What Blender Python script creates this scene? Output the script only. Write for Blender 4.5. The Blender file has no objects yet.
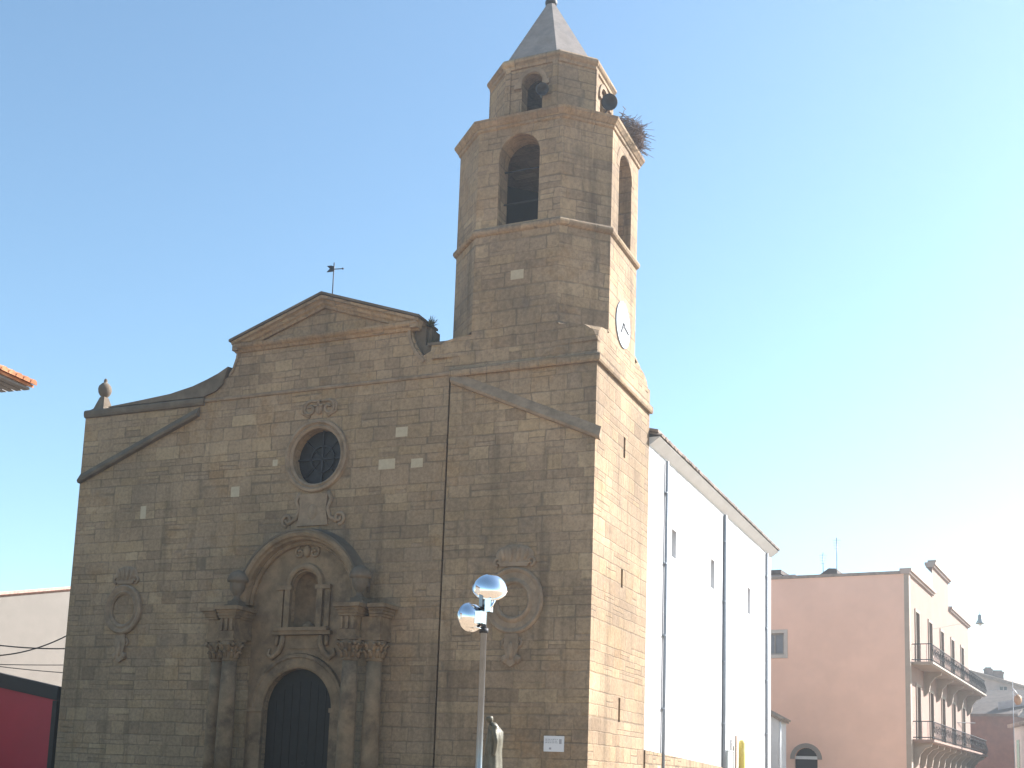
import bpy, math, random
from mathutils import Vector, Matrix
from mathutils.geometry import tessellate_polygon
R = math.radians
sin, cos, pi = math.sin, math.cos, math.pi
random.seed(7)
scene = bpy.context.scene
COL = scene.collection

# ------------------------------------------------------------------ camera
yaw, pitch, roll = .4317, .1534, .0392
cy_, sy_ = cos(yaw), sin(yaw); cp, sp = cos(pitch), sin(pitch)
fwd = Vector((-sy_*cp, cy_*cp, sp)); rt0 = Vector((cy_, sy_, 0)); up0 = rt0.cross(fwd)
rt = rt0*cos(roll) + up0*sin(roll); up = -rt0*sin(roll) + up0*cos(roll)
cam = bpy.data.cameras.new('camera'); camo = bpy.data.objects.new('camera', cam); COL.objects.link(camo)
m = Matrix((rt, up, -fwd)).transposed().to_4x4(); EYE = Vector((31.7362, -34.0063, -.53)); m.translation = EYE
camo.matrix_world = m
cam.sensor_width = 36; cam.lens = 1221.2153/1024*36
cam.shift_x = (512-471.7336)/1024; cam.shift_y = (587.8078-384)/1024
cam.clip_start = .1; cam.clip_end = 5000
scene.camera = camo

# ------------------------------------------------------------------ light
SUN = Vector((.60, .63, .56)).normalized()           # towards the sun: behind the church, to the right
elev = math.asin(SUN.z); azim = math.atan2(SUN.x, SUN.y)
w = bpy.data.worlds.new('World'); scene.world = w; w.use_nodes = True
nt = w.node_tree; bg = nt.nodes['Background']
sky = nt.nodes.new('ShaderNodeTexSky'); sky.sky_type = 'NISHITA'; sky.sun_disc = False
sky.sun_elevation = elev; sky.sun_rotation = azim
sky.altitude = 200; sky.air_density = 1.0; sky.dust_density = .4; sky.ozone_density = 1.0
tint = nt.nodes.new('ShaderNodeMix'); tint.data_type = 'RGBA'; tint.blend_type = 'MULTIPLY'; tint.inputs[0].default_value = 1; tint.inputs[7].default_value = (.96, 1.09, 1.06, 1)
nt.links.new(sky.outputs[0], tint.inputs[6]); nt.links.new(tint.outputs[2], bg.inputs[0]); bg.inputs[1].default_value = .06
sl = bpy.data.lights.new('sun', 'SUN'); sl.energy = 4.5; sl.angle = R(.5); sl.color = (1, .97, .94)
so = bpy.data.objects.new('sun', sl); COL.objects.link(so); so.rotation_euler = (-SUN).to_track_quat('-Z', 'Y').to_euler()
so.location = (30, 30, 60)
vs = scene.view_settings; vs.view_transform = 'Standard'; vs.look = 'None'; vs.gamma = 1; vs.use_curve_mapping = False
vs.exposure = 1.98
GZ = -2.13                                              # level of the square

# ------------------------------------------------------------------ materials
class NT:
    def __init__(s, name):
        s.m = bpy.data.materials.new(name); s.m.use_nodes = True; s.t = s.m.node_tree
        s.b = s.t.nodes['Principled BSDF']
    def n(s, typ, **kw):
        x = s.t.nodes.new('ShaderNode'+typ)
        for k, v in kw.items(): setattr(x, k, v)
        return x
    def l(s, a, b): s.t.links.new(a, b)
    def put(s, sock, v):
        if isinstance(v, (int, float, tuple)): sock.default_value = v
        else: s.l(v, sock)
    def math(s, op, a, b=0., c=0.):
        x = s.n('Math', operation=op)
        s.put(x.inputs[0], a); s.put(x.inputs[1], b)
        if op in ('MULTIPLY_ADD', 'SMOOTH_MIN', 'COMPARE'): s.put(x.inputs[2], c)
        return x.outputs[0]
    def noise(s, vec, scale, detail=4, rough=.6, dim='3D'):
        x = s.n('TexNoise', noise_dimensions=dim); x.inputs['Scale'].default_value = scale
        x.inputs['Detail'].default_value = detail; x.inputs['Roughness'].default_value = rough
        if vec is not None: s.l(vec, x.inputs['Vector'])
        return x.outputs[0]
    def rng(s, v, a, b, c, d, smooth=True):
        x = s.n('MapRange'); x.interpolation_type = 'SMOOTHSTEP' if smooth else 'LINEAR'
        s.put(x.inputs[0], v)
        for i, q in enumerate((a, b, c, d)): x.inputs[i+1].default_value = q
        return x.outputs[0]
    def ramp(s, v, stops, const=False):
        x = s.n('ValToRGB'); e = x.color_ramp.elements
        if const: x.color_ramp.interpolation = 'CONSTANT'
        while len(e) < len(stops): e.new(.5)
        for i, (p, c) in enumerate(stops): e[i].position = p; e[i].color = (*c, 1)
        s.l(v, x.inputs[0]); return x.outputs[0]
    def mix(s, f, a, b, mode='MIX'):
        x = s.n('Mix', data_type='RGBA', blend_type=mode)
        s.put(x.inputs[0], f)
        for i, q in ((6, a), (7, b)):
            if isinstance(q, tuple): x.inputs[i].default_value = (*q, 1)
            else: s.l(q, x.inputs[i])
        return x.outputs[2]
    def mul(s, col, v):
        c = s.n('CombineColor'); 
        for i in range(3): s.l(v, c.inputs[i])
        return s.mix(1., col, c.outputs[0], 'MULTIPLY')
    def bump(s, h, strength, dist=.02):
        x = s.n('Bump'); x.inputs['Strength'].default_value = strength; x.inputs['Distance'].default_value = dist
        s.l(h, x.inputs['Height']); s.l(x.outputs[0], s.b.inputs['Normal'])
    def obj(s):
        return s.n('TexCoord').outputs['Object']
    def uv(s):
        return s.n('UVMap').outputs[0]
    def done(s, col=None, rough=.85, metal=0., spec=.3):
        if col is not None: s.put(s.b.inputs['Base Color'], col if not isinstance(col, tuple) else (*col, 1))
        s.put(s.b.inputs['Roughness'], rough); s.b.inputs['Metallic'].default_value = metal
        s.b.inputs['Specular IOR Level'].default_value = spec
        return s.m

def ashlar(name, pal, h=.38, wid=.72, joint=.34, pale=.0005, seed=0., stain=1.):
    M = NT(name); uv = M.uv(); sep = M.n('SeparateXYZ'); M.l(uv, sep.inputs[0])
    o = M.obj()
    wob = M.noise(o, 2.2, 3)
    u = M.math('ADD', sep.outputs[0], M.math('MULTIPLY_ADD', wob, .11, -.055))
    v = M.math('ADD', sep.outputs[1], M.math('MULTIPLY_ADD', M.noise(o, 1.7, 3), .08, -.04))
    # uneven course heights
    n1 = M.n('TexNoise', noise_dimensions='1D'); n1.inputs['Scale'].default_value = 1.1; n1.inputs['Detail'].default_value = 1
    M.put(n1.inputs['W'], M.math('ADD', v, 3.7+seed))
    vv = M.math('ADD', M.math('DIVIDE', v, h), M.math('MULTIPLY', n1.outputs[0], 1.3))
    row = M.math('FLOOR', vv); fv = M.math('FRACT', vv)
    wn = M.n('TexWhiteNoise', noise_dimensions='1D'); M.put(wn.inputs['W'], M.math('ADD', row, seed+.13))
    rr = wn.outputs['Value']
    uw = M.math('DIVIDE', u, M.math('MULTIPLY', M.math('MULTIPLY_ADD', rr, .8, .65), wid))
    n2 = M.n('TexNoise', noise_dimensions='2D'); n2.inputs['Scale'].default_value = .9; n2.inputs['Detail'].default_value = 1
    cv = M.n('CombineXYZ'); M.l(u, cv.inputs[0]); M.put(cv.inputs[1], M.math('MULTIPLY', row, 7.31)); M.l(cv.outputs[0], n2.inputs['Vector'])
    uu = M.math('ADD', M.math('ADD', uw, M.math('MULTIPLY', rr, 31.7)), M.math('MULTIPLY', n2.outputs[0], 1.1))
    cell = M.math('FLOOR', uu); fu = M.math('FRACT', uu)
    w0 = M.n('TexWhiteNoise', noise_dimensions='2D'); c0 = M.n('CombineXYZ'); M.put(c0.inputs[0], M.math('ADD', cell, .37)); M.put(c0.inputs[1], M.math('ADD', row, 5.21)); M.l(c0.outputs[0], w0.inputs['Vector'])
    sp = M.math('GREATER_THAN', w0.outputs['Value'], .80)                 # some blocks are two thin courses
    f2 = M.math('MULTIPLY', fv, 2.); sub = M.math('MULTIPLY', M.math('FLOOR', f2), sp)
    evs = M.math('MULTIPLY', M.math('MINIMUM', M.math('FRACT', f2), M.math('SUBTRACT', 1., M.math('FRACT', f2))), h*.5)
    cell = M.math('ADD', cell, M.math('MULTIPLY', sub, .41))
    w2 = M.n('TexWhiteNoise', noise_dimensions='2D'); c2 = M.n('CombineXYZ'); M.l(cell, c2.inputs[0]); M.l(row, c2.inputs[1]); M.l(c2.outputs[0], w2.inputs['Vector'])
    rs = M.n('SeparateColor'); M.l(w2.outputs['Color'], rs.inputs[0])
    eu = M.math('MULTIPLY', M.math('MINIMUM', fu, M.math('SUBTRACT', 1., fu)), wid)
    ev = M.math('MULTIPLY', M.math('MINIMUM', fv, M.math('SUBTRACT', 1., fv)), h)
    ev = M.math('ADD', M.math('MULTIPLY', ev, M.math('SUBTRACT', 1., sp)), M.math('MULTIPLY', evs, sp))
    ed = M.math('MINIMUM', eu, ev)
    ed = M.math('ADD', ed, M.math('MULTIPLY_ADD', M.noise(o, 6, 4), .03, -.015))
    face = M.rng(ed, .002, .032, 0., 1.)                       # 0 in joints, 1 on block faces
    col = M.ramp(rs.outputs[0], pal)
    big = M.noise(o, .28, 5, .62)
    col = M.mul(col, M.rng(big, .3, .72, 1-.30*stain, 1+.14*stain))
    # tone patches, lichens and grain
    pat = M.noise(o, .55, 6, .68)
    col = M.mix(M.math('MULTIPLY', M.rng(pat, .52, .68, 0., 1.),   .5*stain), col, (.23, .135, .062))
    pat2 = M.noise(M.math('ADD', sep.outputs[0], 0.) and o, .9, 6, .7)
    col = M.mix(M.math('MULTIPLY', M.rng(pat2, .56, .72, 0., 1.), .55*stain), col, (.13, .105, .085))
    # vertical run-off streaks
    mp = M.n('Mapping'); mp.inputs['Scale'].default_value = (1.6, 1.6, .12); M.l(o, mp.inputs[0])
    stk = M.noise(mp.outputs[0], 1., 5, .65)
    col = M.mul(col, M.rng(stk, .5, .74, 1., 1-.38*stain))
    gr = M.noise(o, 9, 6, .7)
    col = M.mul(col, M.rng(gr, .25, .75, .76, 1.2))
    w3 = M.rng(rs.outputs[1], 1-pale, 1-pale+.001, 0., .7)
    col = M.mix(w3, col, (.42, .38, .27))
    mj = M.rng(M.noise(o, .8, 3), .38, .62, .25, 1.)          # joints open in places, flush in others
    jf = M.math('MULTIPLY', M.math('SUBTRACT', 1., face), M.math('MULTIPLY', mj, joint*1.7))
    col = M.mix(jf, col, (.085, .07, .055))
    hgt = M.math('ADD', M.math('MULTIPLY', face, .7), M.math('ADD', M.math('MULTIPLY', gr, .5), M.math('MULTIPLY', rs.outputs[2], .5)))
    M.bump(hgt, .55, .03)
    return M.done(col, .93, spec=.15)

PAL = [(0.0, (0.236, 0.167, 0.109)), (0.14, (0.273, 0.196, 0.13)), (0.35, (0.303, 0.217, 0.138)), (0.52, (0.281, 0.205, 0.139)), (0.7, (0.319, 0.227, 0.137)), (0.86, (0.294, 0.21, 0.139)), (1.0, (0.355, 0.261, 0.165))]
M_STONE = ashlar('ashlar_stone', PAL)
M_TOWER = ashlar('tower_stone', PAL, h=.40, wid=.78, seed=5.)

def plain(name, col, rough=.85, var=.12, scale=3., metal=0., spec=.3, bump=0., speck=None):
    M = NT(name); o = M.obj(); n = M.noise(o, scale, 6, .65)
    c = M.n('RGB'); c.outputs[0].default_value = (*col, 1)
    k = M.mul(c.outputs[0], M.rng(n, .25, .75, 1-var, 1+var))
    if speck: k = M.mix(M.math('MULTIPLY', M.rng(M.noise(o, scale*.45, 7, .72), .5, .68, 0., 1.), speck[1]), k, speck[0])
    if bump: M.bump(n, bump, .02)
    return M.done(k, rough, metal, spec)

M_TRIM = plain('carved_stone', (.245, .18, .125), .93, .28, 2.2, bump=.5, speck=((.15, .11, .075), .7), spec=.15)
M_PORTAL = plain('portal_stone', (.20, .142, .09), .93, .3, 2.0, bump=.6, speck=((.075, .055, .04), .75), spec=.15)
M_COPE = plain('mossy_coping', (.135, .108, .082), .95, .3, 1.6, bump=.6, speck=((.10, .085, .068), .7), spec=.1)
M_PALE = plain('pale_repair_stone', (.40, .33, .235), .9, .1, 5, bump=.2)
M_SPIRE = plain('spire_slab', (.25, .215, .195), .9, .16, 2.5, bump=.3, speck=((.17, .16, .16), .6))
M_WHITE = plain('white_plaster', (.52, .52, .53), .9, .09, .8, speck=((.42, .42, .43), .7))
M_SOFFIT = plain('eave_plaster', (.60, .60, .60), .9, .05, 1.5)
M_TILE = plain('clay_tile', (.36, .15, .075), .85, .35, 4, bump=.3, speck=((.55, .30, .17), .6))
M_OLDTILE = plain('weathered_tile', (.24, .19, .155), .9, .3, 3, bump=.3, speck=((.12, .10, .09), .6))
M_DARKROOF = plain('dark_roof', (.09, .07, .06), .9, .3, 2)
M_WOOD = plain('door_wood', (.010, .009, .0085), .7, .3, 4)
M_VOID = plain('dark_inside', (.02, .02, .022), .9, .1)
M_GLASS = plain('dark_glass', (.018, .02, .026), .15, .1, spec=.5)
M_IRON = plain('dark_iron', (.03, .03, .034), .6, .2, metal=.3)
M_STEEL = plain('galvanised_steel', (.22, .24, .27), .33, .1, 5, metal=.9)
M_CHROME = NT('polished_reflector').done((.92, .92, .93), .035, 1.)
M_PIPE = plain('grey_pipe', (.22, .25, .29), .6, .1)
M_PIPE2 = plain('pale_pipe', (.5, .5, .5), .6, .1)
M_PINK = plain('pink_render', (.68, .435, .335), .92, .06, .5, speck=((.62, .395, .305), .6), bump=.1)  # same render as the front, lightened for the shaded side
M_PINKF = plain('pink_render_sunlit', (.27, .18, .145), .92, .06, .7)  # same pink render, darkened in colour for the sunlit front
M_TRIMP = plain('cream_trim', (.31, .25, .205), .9, .08)
M_BEIGE = plain('beige_render', (.19, .17, .148), .92, .06, .8, speck=((.172, .154, .134), .6))
M_RED = plain('red_panel', (.33, .010, .03), .5, .08, .6)
M_BLACK = plain('black_frame', (.008, .008, .009), .6, .1)
M_BRONZE = plain('bronze', (.10, .09, .065), .5, .3, 9, metal=.2, bump=.3)
M_GRANITE = plain('pedestal_stone', (.3, .28, .25), .9, .15, 6)
M_YELLOW = plain('yellow_paint', (.62, .50, .12), .55, .08, 6, speck=((.75, .66, .3), .5))
M_SIGN = plain('white_plaque', (.62, .62, .64), .5, .04)
M_INK = plain('grey_ink', (.30, .30, .33), .6, .05)
M_CLOCK = plain('clock_white', (.5, .52, .54), .4, .02)
M_SOFF2 = plain('grey_boards', (.17, .17, .18), .8, .15, 3)
M_SHUT = plain('grey_shutter', (.24, .22, .20), .7, .15)
M_TWIG = plain('dry_twigs', (.15, .105, .085), .95, .4, 8)
M_CABLE = plain('black_rubber', (.012, .012, .012), .7, .1)
M_LAMPG = plain('green_grey_enamel', (.27, .31, .32), .5, .1)
M_BROWN = plain('brown_brick', (.13, .065, .05), .92, .2, 2, speck=((.09, .05, .04), .6))
M_BLUEGREY = plain('zinc_sheet', (.25, .255, .28), .6, .1)
M_ORANGE = plain('orange_paint', (.42, .22, .10), .5, .1)
M_WEED = plain('dry_weed', (.06, .06, .03), .9, .3)
M_GROUND = plain('paving', (.29, .215, .145), .95, .15, .6, bump=.2)
M_RUBBLE = ashlar('rubble_plinth', PAL, h=.24, wid=.33, joint=.55, pale=.05, seed=9.)

# ------------------------------------------------------------------ mesh builder
class MB:
    def __init__(s): s.v = []; s.f = []; s.sm = []
    def add(s, vs, fs, smooth=False):
        o = len(s.v); s.v += [Vector(v) for v in vs]
        for f in fs: s.f.append([o+i for i in f]); s.sm.append(smooth)
        return s
    def box(s, a, b):
        x0, y0, z0 = a; x1, y1, z1 = b
        return s.add([(x0,y0,z0),(x1,y0,z0),(x1,y1,z0),(x0,y1,z0),(x0,y0,z1),(x1,y0,z1),(x1,y1,z1),(x0,y1,z1)],
              [(0,3,2,1),(4,5,6,7),(0,1,5,4),(1,2,6,5),(2,3,7,6),(3,0,4,7)])
    def prism(s, poly, A, B, smooth=False):
        """poly: list of (u,v); A,B: functions (u,v)->3D for the two caps"""
        n = len(poly); va = [A(*p) for p in poly]; vb = [B(*p) for p in poly]
        tris = tessellate_polygon([[Vector((p[0], p[1], 0)) for p in poly]])
        s.add(va+vb, [tuple(t) for t in tris] + [tuple(n+i for i in reversed(t)) for t in tris])
        s.add(va+vb, [(i, (i+1) % n, n+(i+1) % n, n+i) for i in range(n)], smooth)
        return s
    def xz(s, poly, y0, y1, smooth=False):
        return s.prism(poly, lambda u, v: (u, y0, v), lambda u, v: (u, y1, v), smooth)
    def yz(s, poly, x0, x1, smooth=False):
        return s.prism(poly, lambda u, v: (x0, u, v), lambda u, v: (x1, u, v), smooth)
    def wall(s, outer, holes, P, d, rim=None, backs=()):
        """front sheet with holes; reveals of depth d; P(u,v,depth)->3D; rim: depth of outer rim"""
        loops = [outer]+holes; pts = [p for l in loops for p in l]
        tris = tessellate_polygon([[Vector((p[0], p[1], 0)) for p in l] for l in loops])
        s.add([P(u, v, 0) for u, v in pts], [tuple(t) for t in tris])
        for h in holes:
            n = len(h); s.add([P(u, v, 0) for u, v in h]+[P(u, v, d) for u, v in h], [(i, (i+1) % n, n+(i+1) % n, n+i) for i in range(n)])
        if rim:
            n = len(outer); s.add([P(u, v, 0) for u, v in outer]+[P(u, v, rim) for u, v in outer], [(i, (i+1) % n, n+(i+1) % n, n+i) for i in range(n)])
        return s
    def rings(s, rs, cap0=True, cap1=True, smooth=False):
        n = len(rs[0]); vs = [p for r in rs for p in r]; fs = []
        for k in range(len(rs)-1):
            for i in range(n): fs.append((k*n+i, k*n+(i+1) % n, (k+1)*n+(i+1) % n, (k+1)*n+i))
        s.add(vs, fs, smooth)
        if cap0: s.add(rs[0], [tuple(reversed(range(n)))])
        if cap1: s.add(rs[-1], [tuple(range(n))])
        return s
    def lathe(s, prof, c, axis=(0, 0, 1), n=20, smooth=True, ph=0, sx=1, sy=1):
        a = Vector(axis).normalized(); q = a.to_track_quat('Z', 'Y') if abs(a.z) < .999 else None
        rs = []
        for r, h in prof:
            ring = []
            for i in range(n):
                t = ph+2*pi*i/n; p = Vector((r*cos(t)*sx, r*sin(t)*sy, h))
                if q: p = q @ p
                elif a.z < 0: p.z = -p.z
                ring.append(p+Vector(c))
            rs.append(ring)
        return s.rings(rs, prof[0][0] > 1e-4, prof[-1][0] > 1e-4, smooth)
    def tube(s, pts, r, n=6, smooth=True):
        pts = [Vector(p) for p in pts]; rs = []
        for i, p in enumerate(pts):
            d = (pts[min(i+1, len(pts)-1)]-pts[max(i-1, 0)]).normalized()
            a = d.orthogonal().normalized() if i == 0 else (pa - d*pa.dot(d)).normalized()
            pa = a; b = d.cross(a); rad = r[i] if isinstance(r, (list, tuple)) else r
            rs.append([p+(a*cos(2*pi*k/n)+b*sin(2*pi*k/n))*rad for k in range(n)])
        return s.rings(rs, True, True, smooth)
    def sweep(s, path, prof, closed=False):
        """path: list of (P(a,b)->3D functions); prof: list of (a,b)"""
        rs = [[Vector(f(a, b)) for a, b in prof] for f in path]
        if closed: rs.append(rs[0])
        return s.rings(rs, not closed, not closed)
    def xf(s, M):
        s.v = [M @ v for v in s.v]; return s
    def join(s, o):
        k = len(s.v); s.v += o.v; s.f += [[i+k for i in f] for f in o.f]; s.sm += o.sm; return s

ROOT_LOC = {}
def tag(o, label=None, cat=None, group=None, kind=None):
    if label: o['label'] = label
    if cat: o['category'] = cat
    if group: o['group'] = group
    if kind: o['kind'] = kind
    return o
def root(name, loc, label, cat, group=None):
    o = bpy.data.objects.new(name, None); COL.objects.link(o); o.location = loc; o.empty_display_size = .3
    ROOT_LOC[o.name] = Vector(loc); return tag(o, label, cat, group)
CHURCH = None
def cmap(v):
    x = v[0]; k = max(0, 1-((x-9)/11)**2)
    return Vector((x-.2*k, v[1], v[2]*1.03))
def obj(name, mb, mat, parent=None, base=None):
    off = Vector((0, 0, 0))
    p = parent
    while p is not None and p.parent is not None: p = p.parent
    if p is not None: off = ROOT_LOC.get(p.name, Vector((0, 0, 0)))
    if base is not None: off = Vector(base)
    if CHURCH is not None and (p is CHURCH or parent is CHURCH):
        mb.v = [cmap(v) for v in mb.v]
    me = bpy.data.meshes.new(name)
    me.from_pydata([v-off for v in mb.v], [], mb.f); me.materials.append(mat)
    uvl = me.uv_layers.new(name='UVMap')
    for poly in me.polygons:
        poly.use_smooth = mb.sm[poly.index]
        n = poly.normal
        if abs(n.z) < .75: t = Vector((0, 0, 1)).cross(n).normalized()
        else: t = None
        for li in poly.loop_indices:
            q = mb.v[me.loops[li].vertex_index]
            uvl.data[li].uv = (q.dot(t), q.z) if t is not None else (q.x, q.y)
    # consistent outward normals
    me.update()
    import bmesh
    bm = bmesh.new(); bm.from_mesh(me); bmesh.ops.remove_doubles(bm, verts=bm.verts, dist=1e-5)
    bmesh.ops.recalc_face_normals(bm, faces=bm.faces); bm.to_mesh(me); bm.free()
    o = bpy.data.objects.new(name, me); COL.objects.link(o)
    if parent is not None: o.parent = parent
    elif base is not None: o.location = base
    if any(mb.sm):
        pass
    return o
def arc(cx, cz, r, a0, a1, n):
    return [(cx+r*cos(R(a0+(a1-a0)*i/n)), cz+r*sin(R(a0+(a1-a0)*i/n))) for i in range(n+1)]
def arch_poly(cx, half, z0, zs, n=16):
    """arched opening outline (counter-clockwise): sill z0, springing zs"""
    return [(cx-half, z0), (cx+half, z0)] + arc(cx, zs, half, 0, 180, n)
def circle(cx, cz, r, n=32): return [(cx+r*cos(2*pi*i/n), cz+r*sin(2*pi*i/n)) for i in range(n)]
def rect(x0, z0, x1, z1): return [(x0, z0), (x1, z0), (x1, z1), (x0, z1)]

# ================================================================== ground
g = MB().add([(-2500, -2500, GZ), (2500, -2500, GZ), (2500, 2500, GZ), (-2500, 2500, GZ)], [(0, 1, 2, 3)])
tag(obj('ground', g, M_GROUND), kind='structure')

# ================================================================== church
CH = root('church', (10, 15, GZ), 'old brown stone church with an octagonal bell tower and white plastered nave wall', 'church')
CHURCH = CH
PX = 10.2                                              # axis of the portal
FY = lambda u, v, d: (u, d, v)
# --- front wall
outline = [(0, GZ-.3), (15.12, GZ-.3), (15.12, 11.8), (15.2, 11.8), (15.2, 12.96), (14.45, 12.96), (14.42, 12.75), (14.15, 12.62), (13.95, 12.9), (13.75, 13.3), (13.66, 13.66),
           (6.80, 13.66), (6.76, 13.3), (6.66, 12.95), (6.5, 12.72), (6.2, 12.52), (5.6, 12.35), (5.0, 12.2), (4.2, 12.1), (0, 12.04)]
door_h = arch_poly(PX, 1.30, GZ+.12, 1.37)
niche_h = arch_poly(PX+.05, .52, 3.98, 5.28)
rose_h = circle(10.35, 9.62, .95, 40)
fw = MB().wall(outline, [door_h, niche_h, rose_h], FY, .6, rim=.9)
FW = obj('front_wall', fw, M_STONE, CH)
# lettered nothing: pale replaced blocks seen on the front
for x0, z0, x1, z1 in ((13.29, 10.02, 13.72, 10.34), (12.72, 9.0, 13.32, 9.33), (13.9, 8.98, 14.32, 9.27), (6.95, 8.45, 7.3, 8.8), (3.02, 7.9, 3.27, 8.35), (8.6, 9.4, 8.8, 9.62)):
    obj('repair_block', MB().box((x0, -.006, z0), (x1, .05, z1)), M_PALE, FW)
# side and back walls of the nave
obj('north_wall', MB().box((0, .9, GZ-.3), (.6, 27.5, 11.1)), M_STONE, CH)
obj('back_wall', MB().box((.6, 26.9, GZ-.3), (19.4, 27.5, 11.1)).xz([(0.6, 11.1), (19.4, 11.1), (10, 13.4)], 26.9, 27.5), M_WHITE, CH)
# nave roof
rf = MB().xz([(-.3, 11.15), (10, 13.55), (20.3, 11.15), (20.3, 11.25), (10, 13.72), (-.3, 11.25)], 5.7, 27.5)
rf.xz([(.1, 11.2), (10, 13.5), (15, 12.3), (15, 12.4), (10, 13.62), (.1, 11.3)], .9, 5.69)
obj('nave_roof', rf, M_OLDTILE, CH)
# string courses on the front
sc_prof = [(0, 11.80), (-.10, 11.80), (-.14, 11.88), (-.14, 12.0), (-.08, 12.06), (0, 12.06)]
def hstring(name, x0, x1, prof, mat, yb=.02):
    return obj(name, MB().rings([[(x, yb if a == 0 else a, z) for a, z in prof] for x in (x0, x1)]), mat, CH)
hstring('string_course', .0, 5.55, [(0, 11.76), (-.08, 11.78), (-.12, 11.86), (-.12, 11.99), (-.06, 12.05), (0, 12.06)], M_COPE)
hstring('string_course', 5.56, 15.13, [(0, 11.86), (-.05, 11.87), (-.07, 11.92), (-.05, 11.98), (0, 12.0)], M_TRIM)
# mossy parapet coping that curves up to the gable
top = [(1.15, 12.11), (2.5, 12.2), (4.0, 12.32), (5.0, 12.5), (5.6, 12.68), (6.1, 12.86), (6.5, 13.06)]
bot = [(6.3, 12.45), (6.0, 12.22), (5.5, 12.08), (1.15, 12.08)]
obj('parapet_coping', MB().prism(top+bot, lambda u, v: (u, -.09, v-.02), lambda u, v: (u, 1.0, v+.12)), M_COPE, CH)
# gable neck volutes: raised curved bands either side of the gable neck
def band(pts, wdt, y0, y1):
    L, Rr = [], []
    for i, p in enumerate(pts):
        a = Vector(pts[max(i-1, 0)]); b = Vector(pts[min(i+1, len(pts)-1)]); d = (b-a).normalized(); n = Vector((-d.y, d.x))
        L.append((p[0]+n.x*wdt/2, p[1]+n.y*wdt/2)); Rr.append((p[0]-n.x*wdt/2, p[1]-n.y*wdt/2))
    return MB().xz(L+Rr[::-1], y0, y1)
obj('gable_volute', band([(13.62, 13.6), (13.66, 13.25), (13.8, 12.9), (14.0, 12.62), (14.2, 12.42)], .10, -.07, .02), M_TRIM, CH)
obj('gable_volute', band([(6.86, 13.6), (6.82, 13.3), (6.7, 12.95), (6.55, 12.72)], .08, -.05, .02), M_TRIM, CH)
# rough broken masonry right of the gable neck
rb = MB().box((13.75, .15, 12.55), (14.15, .95, 13.64)).box((14.1, .1, 12.7), (14.42, .9, 13.0)).box((13.98, .3, 13.1), (14.28, .9, 13.62))
obj('broken_masonry', rb, M_COPE, CH)
obj('wall_cap', MB().box((14.3, -.03, 12.93), (15.3, .95, 13.02)), M_COPE, CH)
# pediment
pd = root_ped = obj('pediment', MB().xz([(6.85, 13.6), (13.75, 13.6), (13.75, 13.85), (10.32, 14.93), (6.85, 13.85)], .04, .95), M_STONE, CH)
cprof = [(0.05, 13.50), (-.06, 13.50), (-.12, 13.58), (-.2, 13.62), (-.24, 13.68), (-.24, 13.75), (.05, 13.77)]
def pmould(x0, x1):
    mb = MB(); mb.rings([[(x, a, z) for a, z in cprof] for x in (x0, x1)]); return mb
obj('pediment_cornice', pmould(6.75, 13.98).box((13.98-.25, -.22, 13.54), (14.0, 1.05, 13.76)).box((6.72, -.22, 13.54), (6.95, 1.05, 13.76)), M_STONE, pd)
def rake(x0, z0, x1, z1):
    d = Vector((x1-x0, z1-z0)).normalized(); n = Vector((-d.y, d.x))
    if n.y < 0: n = -n
    pr = [(.05, -.32), (-.05, -.32), (-.08, -.24), (-.15, -.19), (-.18, -.10), (-.27, -.06), (-.29, .03), (1.05, .06), (1.05, -.1), (.06, -.12)]
    return MB().rings([[(x+n.x*h, a, z+n.y*h) for a, h in pr] for x, z in ((x0, z0), (x1, z1))])
obj('raking_cornice', rake(6.7, 13.80, 10.34, 15.03), M_STONE, pd)
obj('raking_cornice', rake(14.05, 13.78, 10.32, 15.03), M_STONE, pd)
obj('ridge_coping', MB().prism([(6.62, 13.84), (10.33, 15.09), (14.1, 13.82), (14.1, 13.9), (10.33, 15.17), (6.62, 13.92)], lambda u, v: (u, -.32, v), lambda u, v: (u, 1.1, v)), M_COPE, pd)
# sloping weathering bands of the old roof line
def slope_band(x0, z0, x1, z1, t, mat):
    mb = MB(); pr = [(.02, 0), (-.16, .02), (-.20, .10), (-.05, t), (.02, t)]
    mb.rings([[(x, a, z+h) for a, h in pr] for x, z in ((x0, z0), (x1, z1))])
    return obj('sloping_drip_course', mb, mat, CH)
slope_band(.02, 9.33, 5.35, 11.38, .34, M_COPE)
slope_band(15.24, 11.56, 20.18, 9.36, .42, M_TRIM)
# corner finial
fin = MB().rings([[(x0, y0, z), (x1, y0, z), (x1, y1, z), (x0, y1, z)] for x0, x1, y0, y1, z in ((.05, .95, 0, .9, 12.1), (.07, .9, 0, .9, 12.2), (.25, .74, .15, .7, 12.34), (.4, .62, .28, .52, 12.8))])
fin.xf(Matrix.Translation((-.05, 0, -.17)))
fin.lathe([(.08, 12.76), (.10, 12.8), (.18, 12.88), (.24, 12.98), (.26, 13.1), (.23, 13.22), (.14, 13.32), (.06, 13.37), (.075, 13.42), (.05, 13.5), (0, 13.53)], (.46, .4, -.17), n=14)
obj('corner_finial', fin, M_COPE, CH)
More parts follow.
